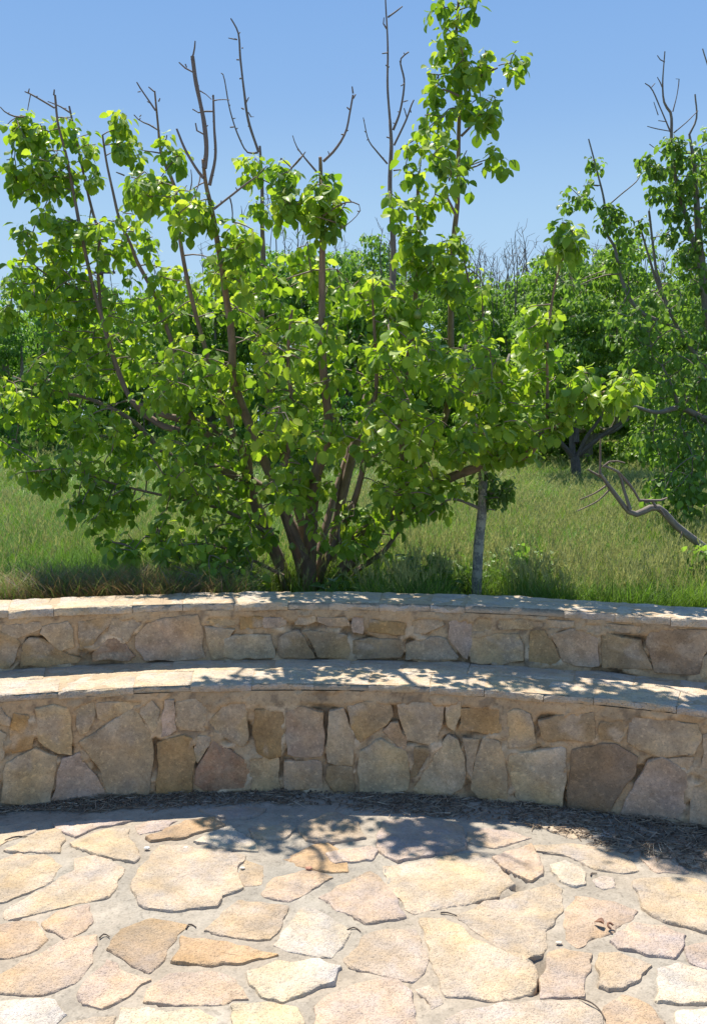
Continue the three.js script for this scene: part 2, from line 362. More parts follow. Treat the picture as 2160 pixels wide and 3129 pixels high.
const RIGHT_TWIGS = [[2368,3649,-7200,6,2287,3819,-7200,5,2209,3971,-7200,5,2166,4000,-7200,4],
[2380,3796,-7200,5,2409,3930,-7200,4,2415,4044,-7200,4,2395,4031,-7200,3],
[2392,3643,-7200,5,2488,3723,-7200,4,2568,3803,-7200,3],
[1261,1229,-4760,8,1260,1297,-4760,6,1259,1410,-4760,4],
[1271,1211,-4760,8,1229,1234,-4760,6,1197,1252,-4760,4],
[1299,1172,-4760,6,1232,1127,-4760,4,1160,1097,-4760,3],
[1311,1149,-4760,6,1256,1092,-4760,4,1150,1038,-4760,3],
[2216,3971,-7200,4,2241,4000,-7200,3],
[2299,3962,-7200,5,2270,4025,-7200,4,2256,4044,-7200,3],
[2309,4151,-7200,4,2276,4167,-7200,4,2251,4199,-7200,3],
[2272,3771,-7200,4,2236,3866,-7200,3],
[2339,3723,-7200,4,2273,3732,-7200,3],
[2358,3656,-7200,4,2252,3675,-7200,4,2192,3691,-7200,3],
[1565,1055,-4790,8,1538,1090,-4790,6,1504,1078,-4790,4],
[1365,1234,-4790,9,1433,1159,-4790,8,1474,1094,-4790,6],
[1998,3183,-7600,6,2118,3286,-7600,5,2256,3406,-7600,4,2272,3457,-7600,3],
[2564,3526,-7300,6,2363,3517,-7300,4,2243,3591,-7300,3],
[1470,1090,-4790,8,1607,1094,-4790,6,1620,1104,-4790,4],
[1282,1262,-4790,6,1327,1296,-4790,5,1395,1284,-4790,4],
[1941,3354,-7600,4,1870,3361,-7600,4,1818,3354,-7600,3],
[1620,1006,-4820,6,1596,1041,-4820,4],
[1722,923,-4840,6,1712,888,-4840,4]];
const RIGHT_BLOBS = [[2222,3418,-7200,101,103,150,9],
[2398,3547,-7200,93,75,150,8],
[2473,3334,-7250,135,173,250,24],
[2305,3227,-7250,59,86,120,5],
[2417,3099,-7250,59,69,120,5],
[2677,2844,-7300,188,391,400,60],
[2435,2933,-7300,64,71,120,5],
[2009,3076,-7500,168,125,200,14],
[1775,3257,-7500,139,120,150,8],
[1919,3525,-7600,72,109,80,3],
[2122,2770,-7500,125,196,300,12],
[1747,2613,-7600,145,163,200,4],
[2832,3505,-7400,185,317,300,40],
[2384,2294,-7400,405,282,600,64],
[2498,1754,-7200,300,291,500,62],
[2477,1332,-7100,296,203,500,50],
[2385,1041,-6900,255,164,400,36],
[1827,756,-4780,108,98,100,24],
[3082,1940,-7500,321,625,700,70],
[2205,2047,-7300,104,174,300,10],
[2245,3042,-7500,62,89,150,3],
[2379,901,-6800,97,113,200,8],
[3034,918,-7200,274,411,600,40]];
const SLIM_LIMBS = [[632,283,-4750,29,638,606,-4770,27,649,859,-4790,26,667,1042,-4810,24,672,1225,-4830,23,677,1431,-4850,21],
[666,1043,-4800,9,599,1072,-4780,8,551,1092,-4760,7,485,1099,-4740,6,422,1051,-4720,5,382,1019,-4700,4],
[659,1048,-4800,5,705,1043,-4800,4,739,1038,-4800,3],
[677,1385,-4850,22,765,1618,-5025,15,862,1865,-5200,8],
[678,1362,-4850,20,623,1618,-5025,14,616,1914,-5200,8]];
const SLIM_BLOBS = [[692,1178,-4850,58,92,100,14],
[755,1124,-4800,86,57,100,10],
[792,1160,-4850,92,52,80,6],
[793,1512,-5200,149,210,300,20],
[692,1823,-5300,164,202,300,18]];
const FORK_LIMBS = [[3159,262,-13000,115,3128,518,-13000,110,3101,884,-13000,105,3080,1001,-13000,100],
[3080,977,-13000,60,2893,1164,-12900,51,2778,1246,-12800,42,2574,1290,-12700,34,2401,1500,-12600,25],
[3056,977,-13000,75,3051,1315,-13067,58,3024,1809,-13133,42,2992,2550,-13200,25],
[3105,977,-13000,50,3235,1286,-12933,40,3389,1536,-12867,30,3549,1921,-12800,20],
[3117,1008,-13000,55,3381,1256,-12900,48,3653,1470,-12800,40,3793,1656,-12700,32,3792,1915,-12600,25],
[3100,1193,-13000,60,3146,1562,-13150,42,3212,2124,-13300,25]];
const FORK_BLOBS = [[2653,2427,-13200,409,629,1200,70],
[3204,2764,-13200,534,534,1400,80],
[3766,2611,-13200,471,566,1300,70],
[2914,3446,-13500,450,514,1200,60],
[3734,3554,-13400,415,510,1200,55],
[3243,2071,-12800,518,213,1000,30]];
const DRY_LEAF = [0.745, -2.616];
const FRUITS = [[307, 2007, -4550], [-328, 826, -4950], [-453, 1176, -4800], [-214, 962, -4700]];
const PEBBLES = [[-0.723, -3.132, 0.011, [0.75, 0.7, 0.62], "white pebble left of the big cream flagstone"], [-0.589, -3.139, 0.008, [0.7, 0.64, 0.55], "small pale stone chip above the big cream flagstone"], [-0.149, -2.983, 0.012, [0.5, 0.24, 0.16], "reddish stone chip on the pinkish flagstone"], [0.589, -2.538, 0.01, [0.6, 0.5, 0.4], "pale stone chip in the cement between large flagstones"], [-0.372, -2.987, 0.009, [0.66, 0.58, 0.47], "pale chip on the small tan flagstone"]];
const TWIGS = [[-0.484, -2.634, 0.3, 0.03, 0.7, "short curved dark twig beside the brown flagstone"], [-0.725, -2.581, 0.2, 0.028, 0.6, "dark curved twig lying in the cement by the pink flagstone"], [0.29, -2.703, -0.3, 0.05, 0.1, "thin straight twig on the cement joint near centre right"], [0.792, -2.953, 0.6, 0.03, 0.3, "tiny dark twig beside the small cream stone"], [0.616, -2.247, -1.1, 0.1, 0.15, "long thin twig at the bottom right joint"], [0.003, -2.616, -0.2, 0.04, 0.4, "dark twig at the tip of the white flagstone"], [-1.207, -3.224, 0.3, 0.09, 0.2, "grey dry stem lying on the left by the wall"]];
const BACK_TREES = [[-10.79, 19, 3.69, 1.54, 0, 0.95], [-9.6, 21, 3.63, 1.7, 2, 0.9], [-6.94, 19, 3.69, 1.36, 4, 0.9], [-6.87, 23, 3.39, 1.53, 2, 0.9], [-5.25, 24, 3.84, 1.71, 3, 0.95], [-2.75, 18, 4.02, 1.03, 5, 0.95], [-1.25, 17, 4.02, 1.05, 8, 0.9], [-0.34, 22, 4.38, 1.15, 6, 1.0], [0.48, 20, 4.44, 1.05, 14, 0.95], [1.81, 24, 4.5, 1.49, 14, 1.0], [2.84, 22, 4.27, 1.36, 26, 1.0], [3.61, 20, 3.94, 1.24, 26, 0.95], [5.5, 24, 4.61, 1.37, 22, 1.0], [6.28, 22, 4.32, 1.47, 16, 1.1], [6.83, 20, 3.85, 1.33, 8, 1.0], [8.72, 21, 4.39, 1.6, 4, 1.0], [10.07, 20, 4.21, 1.62, 3, 1.0], [-14.4, 28, 3.99, 2.27, 4, 1.0], [-11.26, 28, 3.86, 2.27, 4, 1.0], [-8.9, 28, 3.6, 2.27, 4, 1.0], [-7.19, 28, 3.86, 2.27, 4, 1.0], [-4.95, 28, 4.12, 2.27, 4, 1.0], [-3.12, 28, 4.38, 2.27, 4, 1.0], [-1.28, 28, 4.64, 2.27, 4, 1.0], [0.55, 28, 4.64, 2.27, 4, 1.0], [2.64, 28, 4.64, 2.27, 4, 1.0], [4.34, 28, 4.76, 2.27, 4, 1.0], [5.91, 28, 4.64, 2.27, 4, 1.0], [7.61, 28, 4.64, 2.27, 4, 1.0], [9.19, 28, 4.51, 2.27, 4, 1.0], [11.02, 28, 4.64, 2.27, 4, 1.0], [13.11, 28, 4.64, 2.27, 4, 1.0], [4.0, 16, 1.87, 1.52, 0, 1.05], [3.06, 17, 1.79, 1.21, 0, 1.05]];
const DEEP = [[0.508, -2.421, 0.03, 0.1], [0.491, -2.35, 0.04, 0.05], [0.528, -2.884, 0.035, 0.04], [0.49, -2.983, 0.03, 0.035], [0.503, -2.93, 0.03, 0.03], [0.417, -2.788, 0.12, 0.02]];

// ---------- helpers ----------
let seed = 1234567;
const reseed = (s) => { seed = s >>> 0; };
const rnd = () => { seed = (seed + 0x6D2B79F5) >>> 0; let t = seed; t = Math.imul(t ^ (t >>> 15), t | 1); t ^= t + Math.imul(t ^ (t >>> 7), t | 61); return ((t ^ (t >>> 14)) >>> 0) / 4294967296; };
const rr = (a, b) => a + (b - a) * rnd();
const noise3 = new ImprovedNoise();
const N = (x, y, z = 0) => noise3.noise(x + 31.7, y + 17.3, z + 5.1);
const fbm = (x, y, z = 0, o = 4) => { let a = 0, w = .5, f = 1; for (let i = 0; i < o; i++) { a += w * N(x * f, y * f, z + i * 9.1); f *= 2.03; w *= .5; } return a; };
const clamp = (x, a, b) => Math.min(b, Math.max(a, x));
const smooth = (a, b, x) => { const t = clamp((x - a) / (b - a), 0, 1); return t * t * (3 - 2 * t); };
const used = {};
const numbered = (n) => { used[n] = (used[n] ?? -1) + 1; return used[n] ? n + '_' + String(used[n]).padStart(3, '0') : n; };
const shadowed = (o) => { o.castShadow = true; o.receiveShadow = true; return o; };
function mesh(name, g, m, parent) { const o = shadowed(new THREE.Mesh(g, m)); o.name = name; parent.add(o); return o; }
function top(o, name, label, category, group, kind) {
  o.name = numbered(name); o.userData = { label, category };
  if (group) o.userData.group = group;
  if (kind) o.userData.kind = kind;
  scene.add(o); return o;
}
const thing = (name, label, category, [x, y, z], group, kind) => { const g = top(new THREE.Group(), name, label, category, group, kind); g.position.set(x, y, z); return g; };
function geo(pos, idx, uv, col) {
  const g = new THREE.BufferGeometry();
  g.setAttribute('position', new THREE.Float32BufferAttribute(pos, 3));
  if (uv) g.setAttribute('uv', new THREE.Float32BufferAttribute(uv, 2));
  if (col) g.setAttribute('color', new THREE.Float32BufferAttribute(col, 3));
  g.setIndex(idx); g.computeVertexNormals(); return g;
}

// tiling noise textures
function tileField(size, cells, oct, sd) {
  const out = new Float32Array(size * size);
  let amp = 1, tot = 0;
  for (let o = 0; o < oct; o++) {
    const c = cells << o, g = new Float32Array(c * c);
    reseed(sd * 977 + o * 131); for (let i = 0; i < c * c; i++) g[i] = rnd();
    for (let y = 0; y < size; y++) {
      const fy = y / size * c, y0 = fy | 0, ty = fy - y0, sy = ty * ty * (3 - 2 * ty), r0 = (y0 % c) * c, r1 = ((y0 + 1) % c) * c;
      for (let x = 0; x < size; x++) {
        const fx = x / size * c, x0 = fx | 0, tx = fx - x0, sx = tx * tx * (3 - 2 * tx), a = x0 % c, b = (x0 + 1) % c;
        out[y * size + x] += amp * ((g[r0 + a] * (1 - sx) + g[r0 + b] * sx) * (1 - sy) + (g[r1 + a] * (1 - sx) + g[r1 + b] * sx) * sy);
      }
    }
    tot += amp; amp *= .58;
  }
  for (let i = 0; i < out.length; i++) out[i] /= tot;
  return out;
}
function tex(size, fn, srgb, metres) {
  const d = new Uint8Array(size * size * 4);
  for (let i = 0; i < size * size; i++) { const c = fn(i); for (let k = 0; k < 3; k++) d[i * 4 + k] = clamp(Math.round(255 * (c.length ? c[k] : c)), 0, 255); d[i * 4 + 3] = 255; }
  const t = new THREE.DataTexture(d, size, size); t.wrapS = t.wrapT = THREE.RepeatWrapping; t.magFilter = THREE.LinearFilter; t.minFilter = THREE.LinearMipmapLinearFilter; t.generateMipmaps = true;
  if (srgb) t.colorSpace = THREE.SRGBColorSpace; t.repeat.set(1 / metres, 1 / metres); t.needsUpdate = true; return t;
}
const S = 1024;
const nA = tileField(S, 8, 7, 1), nB = tileField(S, 64, 4, 2), nC = tileField(S, 12, 5, 3), nD = tileField(S, 160, 2, 4);
// rough pitted limestone for the paving
const pit = (i) => smooth(.60, .70, nB[i]) * .8 + smooth(.66, .74, nD[i]) * .5;
const flagMap = tex(S, (i) => { const v = .90 + .22 * (nA[i] - .5) + .22 * (nB[i] - .5) - .07 * pit(i), w = nC[i] - .5; return [v + .07 * w, v, v - .14 * w]; }, true, .55);
const flagBump = tex(S, (i) => .55 + 1.0 * (nA[i] - .5) + .35 * (nB[i] - .5) + .5 * (nC[i] - .5) - .22 * pit(i), false, .55);
// dressed wall stone: finer, smoother, with specks
const wallMap = tex(S, (i) => { const sp = smooth(.64, .72, nD[i]), v = .90 + .26 * (nC[i] - .5) + .16 * (nB[i] - .5) - .10 * sp + .1 * smooth(.66, .73, nB[i]), w = nA[i] - .5; return [v + .08 * w, v - .01 * w, v - .14 * w]; }, true, .62);
const wallBump = tex(S, (i) => .5 + .7 * (nA[i] - .5) + .35 * (nB[i] - .5) + .18 * (nD[i] - .5), false, .62);
// trowelled cement
const mortarMap = tex(S, (i) => { const v = .91 + .20 * (nC[i] - .5) + .13 * (nD[i] - .5) - .10 * smooth(.62, .72, nB[i]); return [v + .015, v, v - .02]; }, true, .8);
const mortarBump = tex(S, (i) => .5 + .5 * (nC[i] - .5) + .3 * (nD[i] - .5) + .25 * (nB[i] - .5), false, .8);
// bark: furrows run along v
const bark = tileField(512, 16, 5, 7), bark2 = tileField(512, 4, 5, 8);
const stretch = (f, i, k) => { const x = i % 512, y = (i / 512) | 0; return f[((y / k) | 0) * 512 + x]; };
const barkMap = tex(512, (i) => { const v = .80 + .34 * (stretch(bark, i, 4) - .5) + .28 * (bark2[i] - .5); return [v, v * .985, v * .97]; }, true, .25);
const barkBump = tex(512, (i) => .5 + .8 * (stretch(bark, i, 4) - .5) + .3 * (bark2[i] - .5), false, .25);
const lichenMap = tex(512, (i) => { const m = smooth(.45, .53, bark2[i] * .6 + bark[i] * .4), v = .58 + .2 * (stretch(bark, i, 4) - .5); return [v + (.82 - v) * m, v + (.81 - v) * m, v + (.76 - v) * m]; }, true, .13);

const M = {
  flag: new THREE.MeshStandardMaterial({ vertexColors: true, map: flagMap, bumpMap: flagBump, bumpScale: .011, roughness: .93 }),
  wall: new THREE.MeshStandardMaterial({ vertexColors: true, map: wallMap, bumpMap: wallBump, bumpScale: .004, roughness: .9 }),
  cap: new THREE.MeshStandardMaterial({ vertexColors: true, map: flagMap, bumpMap: flagBump, bumpScale: .014, roughness: .92 }),
  mortar: new THREE.MeshStandardMaterial({ vertexColors: true, map: mortarMap, bumpMap: mortarBump, bumpScale: .004, roughness: .95 }),
  soil: new THREE.MeshStandardMaterial({ vertexColors: true, map: mortarMap, bumpMap: flagBump, bumpScale: .02, roughness: 1 }),
  bark: new THREE.MeshStandardMaterial({ color: new THREE.Color(.36, .262, .212), map: barkMap, bumpMap: barkBump, bumpScale: .006, roughness: .9 }),
  greyBark: new THREE.MeshStandardMaterial({ color: new THREE.Color(.34, .30, .26), map: barkMap, bumpMap: barkBump, bumpScale: .008, roughness: .9 }),
  darkBark: new THREE.MeshStandardMaterial({ color: new THREE.Color(.17, .145, .125), map: barkMap, bumpMap: barkBump, bumpScale: .008, roughness: .9 }),
  paleBark: new THREE.MeshStandardMaterial({ color: new THREE.Color(.62, .58, .52), map: lichenMap, bumpMap: barkBump, bumpScale: .006, roughness: .95 }),
  twig: new THREE.MeshStandardMaterial({ color: new THREE.Color(.20, .15, .125), roughness: .8 }),
};
const leafMat = (r, g, b, o = {}) => new THREE.MeshPhysicalMaterial({ color: new THREE.Color(r, g, b), side: THREE.DoubleSide, roughness: .95, transmission: .62, thickness: 0, specularIntensity: .6, clearcoat: .38, clearcoatRoughness: .3, ...o });

// ---------- bench geometry frame: circle round (-0.26, 0.03) ----------
const CX = -.26, CZ = .03, R_FACE = 3.67, R_SEATBACK = 4.035, SEAT_H = .455, CAP_H = .712, R_CAPBACK = 4.275;
const polar = (th, r, y) => [CX + r * Math.sin(th), y, CZ - r * Math.cos(th)];

// a stone with a worn outline: rings from a hidden back edge over a rounded lip to an uneven face
function stoneGeometry(poly, place, o) {
  const { step = .018, jit = .004, proud = .01, back = -.03, lip = .007, relief = .002, base, sd, colour, uvRot = 0 } = o;
  let pts = poly;
  { const q = []; for (let i = 0; i < pts.length; i++) { const a = pts[i], b = pts[(i + 1) % pts.length]; q.push([a[0] * .96 + b[0] * .04, a[1] * .96 + b[1] * .04], [a[0] * .04 + b[0] * .96, a[1] * .04 + b[1] * .96]); } pts = q; }
  const out = [];
  for (let i = 0; i < pts.length; i++) {
    const a = pts[i], b = pts[(i + 1) % pts.length], L = Math.hypot(b[0] - a[0], b[1] - a[1]), n = Math.max(1, Math.round(L / step));
    for (let k = 0; k < n; k++) { const t = k / n, x = a[0] + (b[0] - a[0]) * t, y = a[1] + (b[1] - a[1]) * t; out.push([x + jit * 2.4 * N(x * 17, y * 17, sd) + .45 * jit * N(x * 55, y * 55, sd + 3), y + jit * 2.4 * N(x * 17, y * 17, sd + 40) + .45 * jit * N(x * 55, y * 55, sd + 7)]); }
  }
  const n = out.length; let cx = 0, cy = 0, A = 0;
  for (let i = 0; i < n; i++) { const [x0, y0] = out[i], [x1, y1] = out[(i + 1) % n], c = x0 * y1 - x1 * y0; A += c; cx += (x0 + x1) * c; cy += (y0 + y1) * c; }
  cx /= 3 * A; cy /= 3 * A;
  const tiltX = o.tilt ? o.tilt[0] : 0, tiltY = o.tilt ? o.tilt[1] : 0;
  const rings = [[0, back, 0], [0, proud * .35, 0], [lip * .5, proud * .85, .5], [lip * 1.3, proud, 1], [.3, proud, 1], [.58, proud, 1], [.82, proud, 1]];
  const pos = [], uv = [], col = [], idx = [], c = Math.cos(uvRot), s = Math.sin(uvRot);
  const add = (x, y, d, w) => {
    const h = d + w * (relief * 3 * fbm(x * 9, y * 9, sd) + relief * 1.6 * N(x * 40, y * 40, sd)) + w * (tiltX * (x - cx) + tiltY * (y - cy));
    pos.push(...place(x, y, h)); uv.push(c * x - s * y + sd * .37, s * x + c * y + sd * .53); col.push(...colour(x, y));
  };
  rings.forEach(([inset, d, w], k) => {
    for (let i = 0; i < n; i++) {
      const [x, y] = out[i], dx = cx - x, dy = cy - y, L = Math.hypot(dx, dy) || 1, t = k >= 4 ? inset : Math.min(.28, inset / L);
      add(x + dx * t, y + dy * t, d, w);
    }
  });
  add(cx, cy, proud, 1);
  const ccw = A > 0 ? 1 : 0;
  const tri = (a, b, d) => (ccw ? idx.push(a, b, d) : idx.push(a, d, b));
  for (let k = 0; k < rings.length - 1; k++) for (let i = 0; i < n; i++) { const j = (i + 1) % n, a = k * n + i, b = k * n + j, e = a + n, f = b + n; tri(a, b, f); tri(a, f, e); }
  const last = (rings.length - 1) * n; for (let i = 0; i < n; i++) tri(last + i, last + (i + 1) % n, rings.length * n);
  return toCreasedNormals(geo(pos, idx, uv, col), .7);
}
const PAL = {   // linear base colours
  t: [.60, .430, .248], o: [.52, .320, .135], o2: [.52, .340, .165], p: [.585, .410, .268], r: [.48, .305, .190], b: [.46, .315, .168], d: [.37, .250, .148], g: [.61, .465, .290], l: [.63, .475, .295],
};
const FPAL = {
  c: [.550, .440, .330], y: [.550, .435, .312], p: [.550, .425, .330], o: [.53, .360, .215], o2: [.55, .405, .285], w: [.610, .520, .415], t: [.51, .395, .282], b: [.43, .315, .212],
};
function mottled(base, sd, amt = .22, warm = .12, fr = 7) {
  return (x, y) => { const a = fbm(x * fr, y * fr, sd * 1.7), b = fbm(x * 3.1, y * 3.1, sd * 2.3 + 50), k = 1 + amt * 1.6 * a, w = warm * 2 * b; return [base[0] * k * (1 + .35 * w), base[1] * k, base[2] * k * (1 - 1.1 * w)]; };
}
const insidePoly = (x, y, q) => { let c = false; for (let i = 0, j = q.length - 1; i < q.length; j = i++) if ((q[i][1] > y) !== (q[j][1] > y) && x < (q[j][0] - q[i][0]) * (y - q[i][1]) / (q[j][1] - q[i][1]) + q[i][0]) c = !c; return c; };
const resized = (q, d) => { let cx = 0, cy = 0; q.forEach((p) => { cx += p[0] / q.length; cy += p[1] / q.length; }); return q.map(([x, y]) => { const L = Math.hypot(x - cx, y - cy), k = Math.max(.2, 1 + d / L); return [cx + (x - cx) * k, cy + (y - cy) * k]; }); };
const boxed = (q) => ({ q, x0: Math.min(...q.map((p) => p[0])), x1: Math.max(...q.map((p) => p[0])), y0: Math.min(...q.map((p) => p[1])), y1: Math.max(...q.map((p) => p[1])) });
const underStone = (x, y, list) => list.some((b) => x > b.x0 && x < b.x1 && y > b.y0 && y < b.y1 && insidePoly(x, y, b.q));
const unpack = (row) => { const p = []; for (let i = 1; i < row.length; i += 2) p.push([row[i] / 1000, row[i + 1] / 1000]); return p; };

// ---------- ground: one sheet, a raised field behind the wall ----------
function fieldHeight(x, z) {
  const dx = x - CX, dz = CZ - z, r = Math.hypot(dx, dz), th = Math.abs(Math.atan2(dx, dz));
  const side = 1 - smooth(1.15, 1.5, th);
  const up = smooth(4.1, 4.2, r) * side;
  const far = (.52 * smooth(12, 28, r) + .25 * smooth(26, 60, r)) * side;
  return -.05 + up * (.57 + far + (.03 * fbm(x * .5, z * .5, 3) + .05 * smooth(6, 12, r) * fbm(x * .17, z * .17, 8))) - .0 * r;
}
{
  const rs = [0, 1, 2, 3, 3.6, 3.9, 4.08, 4.11, 4.14, 4.17, 4.2]; for (let r = 4.24; r < 12; r += .16) rs.push(r); for (let r = 12; r < 700; r *= 1.07) rs.push(r);
  const T = 220, pos = [], idx = [], uv = [], col = [];
  rs.forEach((r) => { for (let k = 0; k <= T; k++) { const th = -Math.PI + 2 * Math.PI * k / T, [x, , z] = polar(th, r, 0); pos.push(x, fieldHeight(x, z), z); uv.push(x, z); const n = fbm(x * .8, z * .8, 2), g = .5 + fbm(x * .2, z * .2, 4); col.push(.105 + .05 * n, .100 + .05 * n + .02 * g, .052 + .02 * n); } });
  for (let j = 0; j < rs.length - 1; j++) for (let k = 0; k < T; k++) { const a = j * (T + 1) + k, b = a + 1, c = a + T + 1, d = c + 1; idx.push(a, b, d, a, d, c); }
  const g = geo(pos, idx, uv, col);
  const o = shadowed(new THREE.Mesh(g, M.soil)); o.name = 'ground'; o.userData = { kind: 'structure', label: 'earth of the grassy orchard field behind the wall', category: 'ground' }; scene.add(o);
}

// ---------- paving: cement bed with a flagstone for every piece ----------
const POCKETS = [];
{
  const pav = new THREE.Group(); pav.name = 'pavement'; pav.userData = { kind: 'structure', label: 'crazy paving of pale flagstones set in grey cement', category: 'pavement' }; scene.add(pav);
  const flags = FLAGS.map((r) => ({ code: r[0], pts: unpack(r).map(([x, d]) => [x, -d]) }));
  // the paving goes on outside the frame: random cells where none of the measured stones lies
  const inside = (p, q) => { let c = false; for (let i = 0, j = q.length - 1; i < q.length; j = i++) if ((q[i][1] > p[1]) !== (q[j][1] > p[1]) && p[0] < (q[j][0] - q[i][0]) * (p[1] - q[i][1]) / (q[j][1] - q[i][1]) + q[i][0]) c = !c; return c; };
  const measured = flags.slice();
  reseed(42);
  const codes = Object.keys(FPAL);
  for (let gx = -9; gx <= 9; gx++) for (let gz = -13; gz <= 3; gz++) {
    const x = gx * .33 + rr(-.07, .07) + (gz & 1) * .16, z = gz * .28 + rr(-.05, .05), n = 5 + (rnd() * 3 | 0), a0 = rnd() * 6.3, pts = [];
    const rx = rr(.14, .18), rz = rr(.115, .145);
    for (let k = 0; k < n; k++) { const a = a0 - k / n * 6.283, q = rr(.85, 1.12); pts.push([x + rx * q * Math.cos(a), z + rz * q * Math.sin(a)]); }
    const code = codes[rnd() * codes.length | 0];
    if (Math.hypot(x - CX, z - CZ) > 3.48) continue;
    const dep = -z, edge = .41 * dep + .02;
    if (dep > 2.2 && Math.abs(x) < edge + .02) continue;
    if (measured.some((f) => pts.concat([[x, z]]).some((p) => inside(p, f.pts)) || f.pts.some((p) => Math.hypot(p[0] - x, p[1] - z) < .11))) continue;
    flags.push({ code, pts });
  }
  flags.forEach(({ code, pts }, i) => {
    reseed(900 + i * 17);
    const f = FPAL[code], k = rr(.93, 1.06), base = f.map((v) => v * k);
    const col = mottled(base, i + 1, .2, .17, 8);
    const g = stoneGeometry(i < FLAGS.length ? resized(pts, .011) : pts, (x, z, h) => [x, h, z], { proud: rr(.003, .009), step: .014, jit: .006, lip: .004, relief: .002, back: -.03, sd: i * 3.7 + 1, colour: col, tilt: [rr(-.012, .012), rr(-.006, .02)], uvRot: rnd() * 6 });
    mesh('flagstone', g, M.flag, pav);
  });
  // cement bed
  const pos = [], idx = [], uv = [], col = []; const rs = [0, .6, 1.2, 1.7]; for (let r = 1.9; r < 3.72; r += .022) rs.push(r);
  const beds = flags.map((f) => boxed(resized(f.pts, -.012)));
  const T = 430, t0 = -1.45, t1 = 1.45;
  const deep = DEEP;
  rs.forEach((r) => { for (let k = 0; k <= T; k++) { const th = t0 + (t1 - t0) * k / T, [x, , z] = polar(th, r, 0);
    let h = .006 * fbm(x * 5, z * 5, 11) + .003 * N(x * 26, z * 26, 4), dirt = 0;
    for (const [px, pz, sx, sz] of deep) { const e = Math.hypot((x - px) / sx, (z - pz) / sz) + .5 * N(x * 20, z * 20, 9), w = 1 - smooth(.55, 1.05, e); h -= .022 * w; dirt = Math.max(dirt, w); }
    pos.push(x, r > 1.8 && underStone(x, z, beds) ? h - .014 : h, z); uv.push(x, z);
    const v = 1 + .28 * fbm(x * 4, z * 4, 21) + .12 * N(x * 30, z * 30, 6), w = .12 * fbm(x * 2, z * 2, 31);
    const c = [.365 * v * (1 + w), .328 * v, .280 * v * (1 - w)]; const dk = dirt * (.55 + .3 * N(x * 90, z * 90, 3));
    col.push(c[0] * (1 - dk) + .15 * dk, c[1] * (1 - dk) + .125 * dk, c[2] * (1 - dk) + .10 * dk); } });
  for (let j = 0; j < rs.length - 1; j++) for (let k = 0; k < T; k++) { const a = j * (T + 1) + k, b = a + 1, c = a + T + 1, d = c + 1; idx.push(a, b, d, a, d, c); }
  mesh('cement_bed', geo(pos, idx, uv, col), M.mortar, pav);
}

// ---------- curved stone bench and the low wall behind it ----------
const TH0 = -.95, TH1 = .98;
function extraStones(rows, list, R, lo, hi, limL, limR, sd) {   // the walling goes on beyond the frame
  reseed(sd); const codes = ['t', 't', 'p', 'o2', 'b', 'g', 'l'];
  for (const [from, to, dir] of [[limL, TH0 + .02, -1], [limR, TH1 - .02, 1]]) for (let row = 0; row < rows; row++) {
    let th = from; const y0 = lo + (hi - lo) * row / rows, y1 = lo + (hi - lo) * (row + 1) / rows;
    while ((to - th) * dir > .03) { const w = rr(.035, .075) * dir, e = th + w, g = .0035 * dir; const j = () => rr(-.012, .012);
      list.push({ code: codes[rnd() * codes.length | 0], pts: [[th + g, y0 + .012 + j()], [th + g + w * .5, y0 + .01 + j()], [e - g, y0 + .012 + j()], [e - g + rr(-.004, .004), y1 - .012 + j()], [th + g + rr(-.004, .004), y1 - .012 + j()]].map(([a, b]) => [a, b]) }); th = e; }
  }
}
